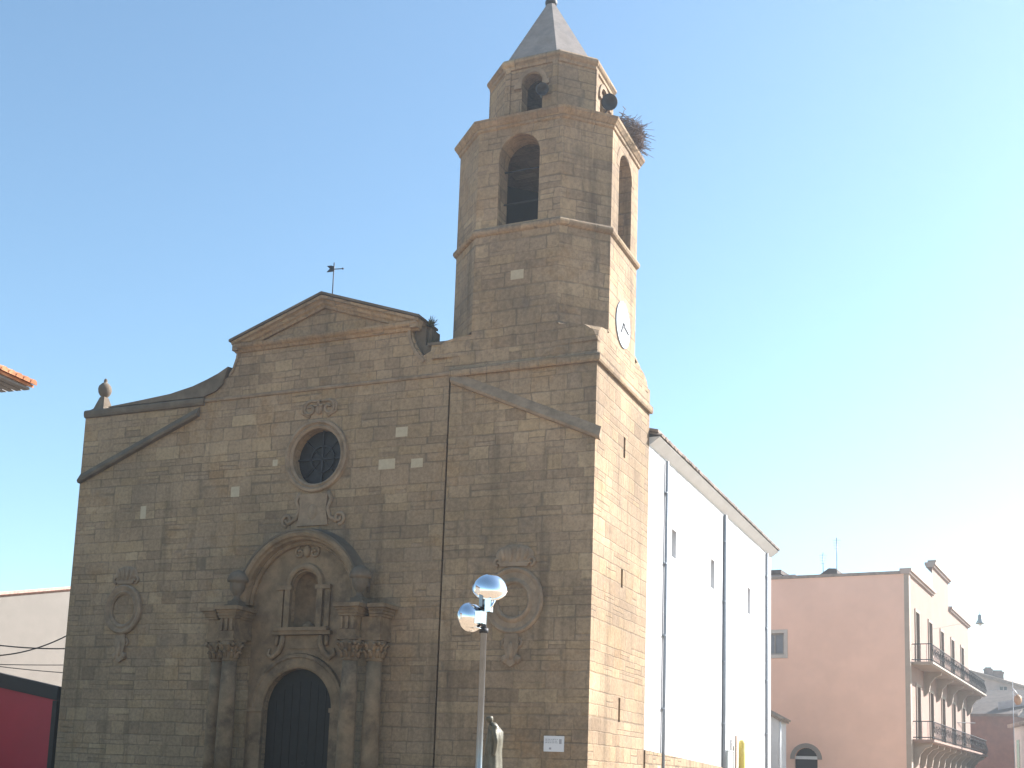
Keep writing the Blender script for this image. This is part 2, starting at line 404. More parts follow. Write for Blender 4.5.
# rose window
RW = MB()
rp = [(.93, .05), (.93, -.03), (1.0, -.09), (1.06, -.05), (1.12, -.13), (1.2, -.11), (1.23, .02)]
def ring_sweep(cx, cz, prof, n=40, a0=0, a1=360, sxx=1., szz=1.):
    path = []
    cl = (a1-a0) == 360
    for i in range(n if cl else n+1):
        t = R(a0+(a1-a0)*i/n); path.append(lambda r, y, t=t: (cx+r*sxx*cos(t), y, cz+r*szz*sin(t)))
    return MB().sweep(path, prof, cl)
rose = obj('rose_window', ring_sweep(10.35, 9.62, rp), M_TRIM, CH)
obj('glass', MB().xz(circle(10.35, 9.62, .96, 40), .42, .46), plain('stained_glass_outside', (.02, .018, .02), .55, .3, 6, spec=.25), rose)
tr = MB().box((10.32, .34, 8.67), (10.38, .40, 10.57)).box((9.4, .34, 9.59), (11.3, .40, 9.65)).join(ring_sweep(10.35, 9.62, [(.42, .34), (.42, .40), (.47, .40), (.47, .34)], 24))
for a in (45, 135):
    t = R(a); tr.tube([(10.35-.93*cos(t), .37, 9.62-.93*sin(t)), (10.35+.93*cos(t), .37, 9.62+.93*sin(t))], .02, 5)
obj('tracery', tr, M_IRON, rose)

# carved relief helpers
def blob(mb, x, z, rx, rz, h, y=0., n=14, tilt=0.):
    """low relief dome"""
    rs = []
    for k, (f, q) in enumerate(((1., .012), (.97, .5), (.8, .85), (.5, 1.), (.02, 1.03))):
        ring = []
        for i in range(n):
            t = 2*pi*i/n; a, b = rx*f*cos(t), rz*f*sin(t)
            ring.append((x+a*cos(tilt)-b*sin(tilt), y-h*q, z+a*sin(tilt)+b*cos(tilt)))
        rs.append(ring)
    mb.rings(rs, False, True, True); return mb
def scroll(mb, pts, r):
    mb.tube([(x, -r*.35, z) for x, z in pts], r, 7); return mb
def spiral(cx, cz, r0, turns, a0, sgn=1, n=18):
    return [(cx+r0*(1-.8*i/n)*cos(a0+sgn*2*pi*turns*i/n), cz+r0*(1-.8*i/n)*sin(a0+sgn*2*pi*turns*i/n)) for i in range(n+1)]
# cartouche above the rose
mb = MB()
for s in (-1, 1):
    scroll(mb, spiral(10.35+s*.36, 11.23, .26, 1.2, R(90), -s), .055)
    scroll(mb, [(10.35+s*.05, 11.47), (10.35+s*.4, 11.5), (10.35+s*.66, 11.36), (10.35+s*.66, 11.1), (10.35+s*.35, 10.95)], .05)
blob(mb, 10.35, 11.22, .13, .2, .1)
mb.box((10.32, -.12, 11.05), (10.38, 0, 11.5)).box((10.2, -.12, 11.28), (10.5, 0, 11.34))
obj('carved_cartouche', mb, M_TRIM, CH)
# carved apron between the rose and the portal
mb = MB()
mb.xz([(9.75, 7.3), (10.95, 7.3), (10.85, 7.85), (10.9, 8.35), (9.8, 8.35), (9.85, 7.85)], -.07, .02)
for s in (-1, 1):
    scroll(mb, [(10.35+s*.55, 8.4), (10.35+s*.68, 8.15), (10.35+s*.55, 7.85), (10.35+s*.66, 7.55), (10.35+s*.95, 7.4)], .07)
    scroll(mb, spiral(10.35+s*1.0, 7.52, .22, 1.3, R(-90), s), .06)
    scroll(mb, [(10.35+s*.45, 8.0), (10.35+s*.5, 7.6)], .05)
blob(mb, 10.35, 7.75, .22, .3, .1)
obj('carved_apron', mb, M_TRIM, CH)

def medallion(cx, cz, ro, ri, big):
    pr_ = [(.46, .02), (.48, -.11), (.53, -.16), (.59, -.13), (.64, -.075), (.80, -.075), (.85, -.12), (.90, -.14), (.95, -.09), (.96, .02)] if big else None
    k = obj('medallion', ring_sweep(cx, cz, pr_ or [(ri, .02), (ri-.01, -.05), (ri+.07, -.12), (ri+.13, -.08), (ro-.16, -.1), (ro-.06, -.15), (ro, -.1), (ro+.01, .02)], 36, szz=1.06), M_TRIM, CH)
    c = MB()
    w_ = .62 if big else .5; z0 = cz+ro*1.06+.02; hh = .66 if big else .62
    blob(c, cx, z0+hh*.52, w_*1.0, hh*.5, .07, n=20)
    for i in range(4):
        f = (i-1.5)/1.5; blob(c, cx+f*w_*.6, z0+hh*.56, .085, hh*(.42-.1*abs(f)), .12, tilt=-f*.28)
    c.xz([(cx-w_*.7, z0), (cx+w_*.7, z0), (cx+w_*.8, z0+.12), (cx-w_*.8, z0+.12)], -.09, .02)
    for s in (-1, 1): scroll(c, spiral(cx+s*w_*.85, z0+.16, .14, 1.1, R(-90), s), .05)
    if big: c.xf(Matrix.Translation((0, -.045, 0)))
    obj('carved_crown', c, M_TRIM, k)
    p = MB(); z1 = cz-ro*1.06
    p.xz([(cx-.2, z1), (cx+.2, z1), (cx+.24, z1-.35), (cx+.16, z1-.6), (cx+.3, z1-.78), (cx, z1-.98), (cx-.3, z1-.78), (cx-.16, z1-.6), (cx-.24, z1-.35)], -.09, .02)
    for s in (-1, 1):
        scroll(p, spiral(cx+s*.2, z1-.28, .13, 1.2, R(90), -s), .045); blob(p, cx+s*.2, z1-.75, .11, .13, .13)
    blob(p, cx, z1-.5, .1, .3, .15)
    if big: p.xf(Matrix.Translation((0, -.045, 0)))
    obj('carved_pendant', p, M_TRIM, k)
medallion(2.63, 4.72, .82, .5, False)
medallion(17.58, 4.68, .94, .5, True)

# --- portal
PT = obj('portal', MB().sweep([lambda r, y, t=R(180*i/24): (PX+r*cos(t), y, 1.37+r*sin(t)) for i in range(25)], [(1.30, .02), (1.30, -.10), (1.36, -.14), (1.62, -.14), (1.66, -.18), (1.76, -.16), (1.78, .02)])
   .box((PX-1.78, -.15, GZ), (PX-1.30, .02, 1.30)).box((PX+1.30, -.15, GZ), (PX+1.78, .02, 1.30))
   .box((PX-1.86, -.2, 1.28), (PX-1.27, .02, 1.42)).box((PX+1.27, -.2, 1.28), (PX+1.86, .02, 1.42)), M_PORTAL, CH)
# infill wall panel of the portal in warmer stone
pan = [(PX-1.95, GZ), (PX-1.79, GZ), (PX-1.79, 1.3)] + arc(PX, 1.37, 1.79, 180, 0, 24) + [(PX+1.79, 1.3), (PX+1.79, GZ), (PX+1.95, GZ), (PX+1.95, 4.75)] + arc(PX, 4.75, 1.95, 0, 180, 30)
pm = MB().wall(pan, [arch_poly(PX+.05, .525, 3.975, 5.28)], lambda u, v, d: (u, d-.05, v), .05, rim=.06)
obj('tympanum', pm, M_PORTAL, PT)
ap = [(1.92, .02), (1.92, -.16), (1.98, -.24), (2.03, -.22), (2.07, -.40), (2.13, -.44), (2.17, -.52), (2.27, -.56), (2.34, -.52), (2.36, .02)]
obj('archivolt', MB().sweep([lambda r, y, t=R(180*i/36): (PX+r*cos(t), y, 4.72+r*sin(t)) for i in range(37)], ap), M_PORTAL, PT)
# weathered hood on top of the archivolt
obj('arch_hood', MB().sweep([lambda r, y, t=R(12+156*i/32): (PX+r*cos(t), y, 4.72+r*sin(t)) for i in range(33)], [(2.365, .02), (2.345, -.54), (2.40, -.54), (2.50, .02)]), M_COPE, PT)
door = obj('door', MB().prism(arch_poly(PX, 1.33, GZ+.1, 1.37), lambda u, v: (u, .2, v), lambda u, v: (u, .28, v)), M_WOOD, PT)
lf = MB()
for s in (-1, 1):
    for k in range(4):
        x0 = PX+s*(.06+.3*k); lf.box((min(x0, x0+s*.27), .18, GZ+.15), (max(x0, x0+s*.27), .21, 1.35+.95*math.sqrt(max(0, 1-((.33+.3*k)/1.3)**2))))
obj('planks', lf, M_WOOD, door)
obj('ring_handle', ring_sweep(PX+.2, -.3, [(.07, .15), (.07, .17), (.09, .17), (.09, .15)], 14), M_IRON, door)
# niche
nb = MB(); n = 14
rs = []
for z in (3.98, 5.28): rs.append([(PX+.05+.52*cos(R(180*i/n)), .18+.42*sin(R(180*i/n)), z) for i in range(n+1)])
for k in range(1, 6):
    a = R(18*k); rs.append([(PX+.05+.52*cos(a)*cos(R(180*i/n)), .18+.42*cos(a)*sin(R(180*i/n)), 5.28+.52*sin(a)) for i in range(n+1)])
for k in range(len(rs)-1):
    nb.add(rs[k]+rs[k+1], [(i, i+1, n+2+i, n+1+i) for i in range(n)], True)
niche = obj('niche', nb, M_PORTAL, PT)
# framing of the niche
nf = MB()
for s in (-1, 1):
    c = PX+.05
    nf.box((c+s*.62-.1, -.17, 3.98), (c+s*.62+.1, -.04, 5.25)).box((c+s*.9-.09, -.13, 4.0), (c+s*.9+.09, -.04, 5.2))
    nf.box((c+s*.74-.28, -.2, 5.2), (c+s*.74+.28, -.04, 5.34))
nf.sweep([lambda r, y, t=R(180*i/18): (PX+.05+r*cos(t), y, 5.34+r*sin(t)) for i in range(19)], [(.53, -.04), (.53, -.15), (.6, -.19), (.7, -.16), (.74, -.04)])
obj('niche_frame', nf, M_PORTAL, niche)
obj('niche_sill', MB().box((PX-1.08, -.24, 3.74), (PX+1.18, -.04, 3.86)).box((PX-.98, -.3, 3.86), (PX+1.08, -.04, 3.97)), M_PORTAL, niche)
st = MB().lathe([(.22, 3.98), (.2, 4.1), (.12, 4.14), (.1, 4.2), (.0, 4.22)], (PX+.05, .28, 0), n=12)
obj('niche_pedestal', st, M_PORTAL, niche)
# apron with scrolls under the niche
av = MB()
for s in (-1, 1):
    c = PX+.05
    av.tube([(c+s*.72, -.1, 3.72), (c+s*.74, -.12, 3.45), (c+s*.85, -.12, 3.2), (c+s*1.1, -.12, 3.0), (c+s*1.28, -.1, 3.12), (c+s*1.22, -.1, 3.3)], [.09, .1, .1, .09, .07, .05], 7)
    av.tube([(c+s*.95, -.1, 3.72), (c+s*.97, -.12, 3.4)], .07, 7)
av.xz([(PX-.6, 3.3), (PX+.7, 3.3), (PX+.7, 3.72), (PX-.6, 3.72)], -.09, .0)
obj('scroll_apron', av, M_PORTAL, PT)
mb = MB()
for s in (-1, 1): scroll(mb, spiral(PX+.05+s*.28, 6.42, .2, 1.2, R(90), -s), .05)
blob(mb, PX+.05, 6.45, .14, .2, .12)
mb.xf(Matrix.Translation((0, -.05, 0)))
obj('carved_emblem', mb, M_PORTAL, PT)
# columns
def column(x, y):
    sh = MB().lathe([(.285, -.62), (.285, -.2), (.275, 1.2), (.24, 2.86)], (x, y, 0), n=20)
    sh.lathe([(.36, -.86), (.38, -.8), (.36, -.74), (.31, -.72), (.30, -.68), (.33, -.66), (.31, -.6)], (x, y, 0), n=20)
    c = obj('column', sh, M_PORTAL, PT)
    cap = MB().lathe([(.25, 2.84), (.28, 2.88), (.25, 2.92), (.26, 3.1), (.3, 3.3), (.38, 3.46)], (x, y, 0), n=16)
    for row, (zz, rr, cnt) in enumerate(((2.95, .25, 8), (3.16, .28, 8))):
        for i in range(cnt):
            t = 2*pi*(i+.5*row)/cnt; d = Vector((cos(t), sin(t), 0)); q = Vector((x, y, 0))
            cap.tube([q+d*rr+Vector((0, 0, zz)), q+d*(rr+.04)+Vector((0, 0, zz+.14)), q+d*(rr+.12)+Vector((0, 0, zz+.2)), q+d*(rr+.13)+Vector((0, 0, zz+.14))], [.07, .065, .05, .03], 6)
    for i in range(4):
        t = pi/4+pi/2*i; d = Vector((cos(t), sin(t), 0)); q = Vector((x, y, 3.42))
        cap.tube([q+d*.28+Vector((0, 0, -.1)), q+d*.42, q+d*.45+Vector((0, 0, -.07)), q+d*.4+Vector((0, 0, -.1))], [.05, .06, .05, .03], 6)
    cap.box((x-.36, y-.36, 3.47), (x+.36, y+.36, 3.56))
    obj('capital', cap, M_PORTAL, c)
    obj('column_pedestal', MB().box((x-.42, y-.42, GZ), (x+.42, y+.5, GZ+.2)).box((x-.36, y-.36, GZ+.2), (x+.36, y+.45, -1.0)).box((x-.41, y-.41, -1.0), (x+.41, y+.47, -.87)), M_PORTAL, c)
for s in (-1, 1):
    column(PX+s*2.28, -.74); column(PX+s*2.96, -.42)
    a, b = sorted((PX+s*1.98, PX+s*2.58)); c, d = sorted((PX+s*2.585, PX+s*3.28))
    e = MB().box((a, -1.06, 3.565), (b, -.0, 3.78)).box((a+.03, -1.02, 3.78), (b-.03, 0, 4.2))
    e.box((c, -.74, 3.565), (d, 0, 3.78)).box((c+.0, -.70, 3.78), (d-.03, 0, 4.2))
    en = obj('entablature', e, M_PORTAL, PT)
    co = MB()
    for k, (z0, z1, o) in enumerate(((4.2, 4.28, .04), (4.28, 4.38, .09), (4.38, 4.46, .14), (4.46, 4.58, .22))):
        co.rings([[(x, y, z) for x, y in ((a-o*.6 if s > 0 else a-o*.3, -1.04-o), (b+o, -1.04-o), (b+o, .01), (a-o*.6 if s > 0 else a-o*.3, .01))] for z in (z0, z1)])
        cc, dd = (c+.3, d+o) if s > 0 else (c-o, d-.3)
        co.rings([[(x, y, z) for x, y in ((cc, -.72-o), (dd, -.72-o), (dd, .012), (cc, .012))] for z in (z0+.003, z1-.003)])
    obj('cornice_slab', co, M_PORTAL, en)
    # triglyph-like brackets on the frieze
    br = MB()
    for k in range(3):
        xx = a+.1+k*.2; br.box((xx-.05, -1.09, 3.8), (xx+.05, -1.0, 4.18))
    obj('frieze_brackets', br, M_PORTAL, en)
    ux = PX+.06+s*2.34
    ur = MB().box((ux-.3, -.85, 4.58), (ux+.3, -.3, 4.68)).box((ux-.22, -.78, 4.68), (ux+.22, -.37, 4.80))
    ur.lathe([(.2, 4.8), (.12, 4.88), (.09, 4.96), (.14, 5.02), (.24, 5.18), (.27, 5.36), (.26, 5.42), (.35, 5.44), (.36, 5.5), (.33, 5.6), (.25, 5.72), (.13, 5.8), (0, 5.84)], (ux, -.58, 0), n=20)
    obj('urn', ur, M_COPE, PT)

# --- tower
TW = obj('tower', MB().wall(rect(15.2, GZ-.3, 20, 11.85), [], lambda u, v, d: (u, d-.04, v), .1).add([(15.2, -.04, GZ-.3), (15.2, .1, GZ-.3), (15.2, .1, 11.85), (15.2, -.04, 11.85)], [(0, 1, 2, 3)])
     .wall([(-.04, GZ-.3), (5.65, GZ-.3), (5.65, 11.85), (-.04, 11.85)], [rect(2.77, z0, 2.97, z1) for z0, z1 in ((9.57, 10.24), (5.44, 6.02), (1.30, 2.04))], lambda u, v, d: (20-d, u, v), .35)
     .add([(20, 5.65, GZ-.3), (19.3, 5.65, GZ-.3), (19.3, 5.65, 11.85), (20, 5.65, 11.85)], [(0, 1, 2, 3)])
     .box((14.45, .9, GZ), (15.3, 5.6, 12.9)), M_TOWER, CH)
sl_ = MB()
for z0, z1 in ((9.57, 10.24), (5.44, 6.02), (1.30, 2.04)):
    obj('slit_window', MB().box((19.6, 2.7, z0-.05), (19.66, 3.04, z1+.05)), M_VOID, TW)
obj('shoulder_block', MB().wall(rect(15.2, 11.86, 20, 12.62), [], lambda u, v, d: (u, d-.04, v), .1)
    .wall(rect(-.04, 11.86, 5.65, 12.62), [], lambda u, v, d: (20-d, u, v), .1)
    .add([(14.4, 0, 12.62), (20, -.04, 12.62), (20, 5.65, 12.62), (14.4, 5.65, 12.62)], [(0, 1, 2, 3)])
    .add([(20, 5.65, 11.86), (14.4, 5.65, 11.86), (14.4, 5.65, 12.62), (20, 5.65, 12.62)], [(0, 1, 2, 3)])
    .add([(14.4, 0.9, 11.86), (14.4, 0.9, 12.62), (14.4, 5.65, 12.62), (14.4, 5.65, 11.86)], [(0, 1, 2, 3)]), M_TOWER, TW)
# tower string: front and right side
ts = MB()
pr = [(.02, 11.78), (.10, 11.78), (.13, 11.84), (.13, 12.0), (.03, 12.08), (.02, 12.08)]
ts.rings([[(15.18, -.04-a, z) for a, z in pr], [(20+a, -.04-a, z) for a, z in pr] if False else [(20+a, -.04-a, z) for a, z in pr], [(20+a, 5.65, z) for a, z in pr]])
obj('tower_string_course', ts, M_STONE, TW)
OX, OY, OW, OH = 17.27, 2.62, 2.66, 1.42
def octo(w_, h_, z, cx=OX, cy=OY):
    return [(cx-h_, cy-w_, z), (cx+h_, cy-w_, z), (cx+w_, cy-h_, z), (cx+w_, cy+h_, z), (cx+h_, cy+w_, z), (cx-h_, cy+w_, z), (cx-w_, cy+h_, z), (cx-w_, cy-h_, z)]
def octs(spec, **k): return MB().rings([octo(w_, w_*OH/OW if h_ is None else h_, z) for w_, h_, z in spec], **k)
obj('octagon_shaft', octs([(OW, OH, 12.621), (OW, OH, 16.42)], cap0=False), M_TOWER, TW)
# concave broaches at the tower corners
for sx in (-1, 1):
    for sy in (-1, 1):
        br = MB()
        cnr = (OX+sx*2.76, OY+sy*2.74)
        A = (OX+sx*OH, OY+sy*OW); B = (OX+sx*OW, OY+sy*OH)
        rings_ = []
        for f, z in ((0., 12.45), (.12, 12.78), (.34, 12.98), (.66, 13.08), (1., 13.1)):
            # blend from the square corner to the chamfer
            rings_.append([(A[0], A[1], z), (cnr[0]+(A[0]-cnr[0])*f, cnr[1]+(A[1]-cnr[1])*f, z), (cnr[0]+(B[0]-cnr[0])*f, cnr[1]+(B[1]-cnr[1])*f, z), (B[0], B[1], z)])
        br.rings(rings_, False, False)
        m_ = [(A[0]*.5+B[0]*.5), (A[1]*.5+B[1]*.5)]
        br.add([(A[0]+sx*.0, A[1]-sy*-.05, 13.1), (A[0]+sx*.08, A[1]+sy*.06, 13.1), (B[0]+sx*.06, B[1]+sy*.08, 13.1), (B[0], B[1], 13.1), (A[0], A[1], 13.22), (B[0], B[1], 13.22)], [(0, 1, 2, 3), (1, 4, 5, 2)])
        obj('corner_broach', br, M_TOWER, TW)
obj('octagon_string', octs([(OW+.02, None, 16.3), (OW+.08, None, 16.34), (OW+.11, None, 16.41), (OW+.1, None, 16.48), (OW+.01, None, 16.58)]), M_TOWER, TW)
# belfry stage: eight faces, two open arches, rest closed to darken the inside
bel = MB(); zb0, zb1 = 16.56, 19.95
o8 = octo(OW, OH, 0)
def face_frame(i, pts):
    a = Vector(pts[i]); b = Vector(pts[(i+1) % 8]); a.z = b.z = 0
    c = (a+b)/2; t = (b-a).normalized(); nrm = t.cross(Vector((0, 0, 1))).normalized(); hw = (b-a).length/2
    return (lambda u, v, d: tuple(c+t*u-nrm*d+Vector((0, 0, v)))), hw
for i in range(8):
    P, hw = face_frame(i, o8)
    holes = [arch_poly(0, .69, zb0+.04, 18.88, 14)] if i in (0, 2) else []
    bel.wall(rect(-hw, zb0, hw, zb1), holes, P, .75)
BEL = obj('belfry', bel, M_TOWER, TW)
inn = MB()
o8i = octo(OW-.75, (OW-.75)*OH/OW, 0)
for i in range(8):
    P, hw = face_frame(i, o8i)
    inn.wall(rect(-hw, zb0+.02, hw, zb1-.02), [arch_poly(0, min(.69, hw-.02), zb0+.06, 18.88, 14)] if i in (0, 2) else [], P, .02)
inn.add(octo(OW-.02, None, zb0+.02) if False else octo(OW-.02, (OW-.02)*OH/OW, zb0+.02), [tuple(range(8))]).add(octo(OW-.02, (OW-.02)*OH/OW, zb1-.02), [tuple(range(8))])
obj('belfry_lining', inn, plain('shade_lining', (.012, .012, .014), .95, .2), BEL)  # near-black colour stands in for the shade inside the belfry
for i in (0, 2):
    P, hw = face_frame(i, o8); a = MB()
    a.sweep([lambda r, y, t=R(180*k/16): P(r*cos(t), 18.9+r*sin(t), y) for k in range(17)], [(.695, .01), (.695, -.012), (.97, -.012), (.975, .01)])
    obj('belfry_arch', a, M_TOWER, BEL)
    for zz in (17.5, 18.6): obj('tie_bar', MB().tube([P(-.7, zz, .5), P(.7, zz, .5)], .03, 5), M_IRON, BEL)
obj('belfry_cornice', octs([(OW+.01, None, 19.84), (OW+.05, None, 19.87), (OW+.07, None, 19.95), (OW+.1, None, 19.97), (OW+.15, None, 20.05), (OW+.19, None, 20.10), (OW+.2, None, 20.18), (OW+.15, None, 20.21), (OW-.5, None, 20.36)]), M_TOWER, TW)
# lantern
LW, LH = 1.84, .93
ol = octo(LW, LH, 0); zl0, zl1 = 20.32, 22.45
lan = MB()
for i in range(8):
    P, hw = face_frame(i, ol)
    lan.wall(rect(-hw, zl0, hw, zl1), [arch_poly(.03, .36, 20.55, 21.72, 12)] if i in (0, 2) else [], P, .5)
LAN = obj('lantern', lan, M_TOWER, TW)
li = MB()
oli = octo(LW-.5, (LW-.5)*LH/LW, 0)
for i in range(8):
    P, hw = face_frame(i, oli)
    li.wall(rect(-hw, zl0, hw, zl1), [arch_poly(.03, .36, 20.55, 21.72, 12)] if i in (0, 2) else [], P, .02)
li.add(octo(LW-.02, (LW-.02)*LH/LW, zl1-.03), [tuple(range(8))])
obj('lantern_lining', li, plain('dark_lantern_lining', (.035, .034, .036), .95, .2), LAN)  # inner sheet coloured dark to deepen the lantern openings
# corner pilaster strips and flared buttresses of the lantern
for i in (0, 2, 4, 6):
    P, hw = face_frame(i, ol)
    for s in (-1, 1):
        obj('corner_pilaster', MB().prism(rect(min(s*(hw-.2), s*(hw-.02)), zl0, max(s*(hw-.2), s*(hw-.02)), zl1-.02), lambda u, v: P(u, v, -.06), lambda u, v: P(u, v, .01)), M_TOWER, LAN)
    lp = MB().sweep([lambda r, y, t=R(180*k/12): P(.03+r*cos(t), 21.74+r*sin(t), y) for k in range(13)], [(.37, .01), (.37, -.05), (.52, -.05), (.54, .01)])
    for s in (-1, 1): lp.prism(rect(.03+min(s*.36, s*.6), 21.6, .03+max(s*.36, s*.6), 21.75), lambda u, v: P(u, v, -.08), lambda u, v: P(u, v, .01))
    obj('lantern_arch', lp, M_TRIM, LAN)
lk = LH/LW
obj('lantern_cornice', MB().rings([octo(LW+a, (LW+a)*lk, z) for a, z in ((.0, 22.3), (.05, 22.33), (.06, 22.42), (.11, 22.47), (.14, 22.53), (.14, 22.6), (.08, 22.68), (-.1, 22.78))]), M_TOWER, LAN)
sx_, sy_2 = OX-.12, OY
spx = MB().rings([[(cx_, cy2, z) for cx_, cy2, _ in octo(w_, w_*.5, 0, OX-.12*f, OY)] for w_, z, f in ((1.74, 22.70, .5), (.13, 25.7, 1))])
SPIRE = obj('spire', spx, M_SPIRE, TW)
obj('spire_cap', MB().lathe([(.13, 25.62), (.18, 25.66), (.21, 25.72), (.21, 25.80), (.14, 25.84), (.06, 25.88)], (OX-.12, OY, 0), n=14).tube([(OX-.12, OY, 25.9), (OX-.12, OY, 26.9)], .025, 5), M_IRON, SPIRE)
# clock on the right-hand face
CX_ = OX+OW
ck = obj('clock', MB().yz(circle(2.62, 13.86, .74, 40), CX_-.02, CX_+.03), M_CLOCK, TW)
def ring_yz(cy, cz, prof, x, n=40):
    return MB().sweep([lambda r, d, t=2*pi*i/n: (x+d, cy+r*cos(t), cz+r*sin(t)) for i in range(n)], prof, True)
obj('clock_rim', ring_yz(2.62, 13.86, [(.72, .02), (.72, .04), (.75, .04), (.76, -.02)], CX_), M_STEEL, ck)
def hand(ang, ln, wd):
    t = R(90-ang); d = Vector((0, cos(t), sin(t))); p = Vector((0, -d.z, d.y)); c = Vector((CX_+.045, 2.62, 13.86))
    return MB().add([c-p*wd-d*.08, c+p*wd-d*.08, c+d*ln+p*wd*.5, c+d*ln-p*wd*.5] + [q+Vector((.012, 0, 0)) for q in (c-p*wd-d*.08, c+p*wd-d*.08, c+d*ln+p*wd*.5, c+d*ln-p*wd*.5)], [(0, 1, 2, 3), (4, 7, 6, 5), (0, 4, 5, 1), (1, 5, 6, 2), (2, 6, 7, 3), (3, 7, 4, 0)])
obj('clock_hand', hand(104, .60, .045), M_IRON, ck)
obj('clock_hand', hand(218, .40, .05), M_IRON, ck)
obj('repair_block', MB().box((17.12, OY-OW-.006, 14.73), (17.55, OY-OW+.02, 15.03)), M_PALE, TW)
# flared foot behind the clock face (old roof abutment)
obj('tower_buttress', MB().yz([(3.8, 12.0), (5.6, 12.0), (5.5, 12.4), (5.15, 12.85), (4.7, 13.15), (3.8, 13.4)], 19.3, 19.925), M_TOWER, TW)

# --- nave side wall (white plaster)
wh = [rect(8.74, 7.46, 9.36, 8.46), rect(14.75, 7.27, 15.4, 8.43), rect(21.9, 7.2, 22.5, 8.38)]
NW = obj('nave_wall', MB().wall([(5.66, .3), (27.5, -.25), (27.5, 10.8), (5.66, 10.8)], wh, lambda u, v, d: (20-d, u, v), .3)
      .add([(20, 27.5, GZ), (19.3, 27.5, GZ), (19.3, 27.5, 10.9), (20, 27.5, 10.9)], [(0, 1, 2, 3)]), M_WHITE, CH)
for h in wh:
    obj('nave_window', MB().box((19.66, h[0][0]-.03, h[0][1]-.03), (19.71, h[2][0]+.03, h[2][1]+.03)), plain('window_grey', (.25, .26, .28), .4, .1), NW)
obj('rubble_plinth', MB().yz([(5.66, GZ-.2), (27.5, GZ-.2), (27.5, -.02), (5.66, .56)], 19.5, 20.05), M_RUBBLE, CH)
ev = MB().xz([(19.99, 10.72), (20.35, 10.97), (20.36, 11.0), (19.9, 11.0)], 5.7, 27.65)
EV = obj('eave_cornice', ev, M_SOFFIT, CH)
tl = MB(); k = 0; y = 5.85
def barrel(mb, p0, p1, r, n=5):
    """half-round roof tile running from p0 (eave) to p1"""
    p0 = Vector(p0); p1 = Vector(p1); d = (p1-p0).normalized(); s = Vector((0, 0, 1)).cross(d).normalized(); u = d.cross(s)
    if u.z < 0: u = -u
    rs = [[p+s*r*cos(pi*i/n)+u*r*sin(pi*i/n) for i in range(n+1)] for p in (p0, p1)]
    mb.add(rs[0]+rs[1], [(i, i+1, n+2+i, n+1+i) for i in range(n)], True)
    mb.add(rs[0], [tuple(range(n+1))])
while y < 27.6:
    barrel(tl, (20.42+random.uniform(-.02, .02), y, 11.02), (19.2, y, 11.36), .105); y += .235
tl.add([(20.38, 5.7, 11.01), (20.38, 27.7, 11.01), (19.2, 27.7, 11.33), (19.2, 5.7, 11.33)], [(0, 1, 2, 3)])
obj('eave_tiles', tl, M_OLDTILE, EV)
for yy, mat, r_ in ((7.75, M_PIPE, .06), (17.0, M_PIPE, .075), (26.1, M_PIPE, .065)):
    dp = MB().tube([(20.075, yy, 10.66), (20.075, yy, GZ)], r_, 8)
    for zz in (9.5, 7, 4.5, 2): dp.box((19.99, yy-.13, zz), (20.11, yy+.13, zz+.05))
    obj('drainpipe', dp, mat, CH)

# weather vane on the gable
VX = 10.27
WV = obj('weather_vane', MB().tube([(VX, .5, 15.0), (VX, .5, 16.5)], .02, 6), M_IRON, CH)
wv = MB().tube([(VX-.1, .5, 16.28), (VX+.34, .5, 16.24)], .016, 6).lathe([(0, -.045), (.045, 0), (0, .045)], (VX+.36, .5, 16.24), n=8)
wv.xz([(VX+.02, 16.2), (VX+.02, 16.36), (VX-.1, 16.41), (VX-.28, 16.42), (VX-.16, 16.3), (VX-.28, 16.2), (VX-.1, 16.19)], .485, .515)
obj('vane_arrow', wv, M_IRON, WV)

# ------------------------------------------------------------------ things on the tower
def horn(name, c, axis, r, label):
    t = root(name, c, label, 'loudspeaker', 'horn loudspeakers on the bell tower'); c = Vector(c); ax = Vector(axis).normalized()
    obj('horn', MB().lathe([(.07, -.42), (.08, -.2), (r*.55, -.06), (r*.92, 0), (r, .02), (r*.9, .02), (r*.5, -.05), (.05, -.12), (0, -.12)], c, ax, n=22), M_IRON, t)
    obj('driver', MB().lathe([(.06, -.62), (.1, -.6), (.1, -.44), (.06, -.42)], c, ax, n=14), M_LAMPG, t)
    b = c-ax*.3; q = c-ax*.75
    obj('bracket', MB().tube([b+Vector((0, 0, -.02)), b+Vector((0, 0, -.2)), q+Vector((0, 0, -.25))], .02, 5), M_IRON, t)
horn('loudspeaker', (19.8, 1.15, 21.38), (.5, -.8, -.3), .27, 'dark round horn loudspeaker above the cornice beside the twig nest')
horn('loudspeaker', (17.66, .55, 21.95), (.3, -.9, -.2), .22, 'dark round horn loudspeaker inside the front arch of the lantern')
nest = MB()
NC = Vector((19.85, 3.1, 21.1))
for i in range(900):
    a = random.uniform(0, 2*pi); rr = .85*math.sqrt(random.random()); h = random.gauss(.12, .2)-.25*max(0, rr-.5)
    p = NC+Vector((cos(a)*rr*.55, sin(a)*rr*.95, h)); d = Vector((-sin(a)+random.gauss(0, .9), cos(a)+random.gauss(0, .9), random.gauss(0, .45))).normalized()
    ln = random.uniform(.18, .5); nest.tube([p-d*ln/2, p+d*ln/2+Vector((0, 0, random.gauss(0, .03)))], random.uniform(.006, .012), 4, False)
for i in range(70):
    a = random.uniform(-1.0, 1.8); p = NC+Vector((.4*cos(a), .75*sin(a), random.uniform(-.2, .4))); d = Vector((cos(a), sin(a), random.uniform(-.7, .4))).normalized()
    nest.tube([p, p+d*random.uniform(.15, .55)], .006, 4, False)
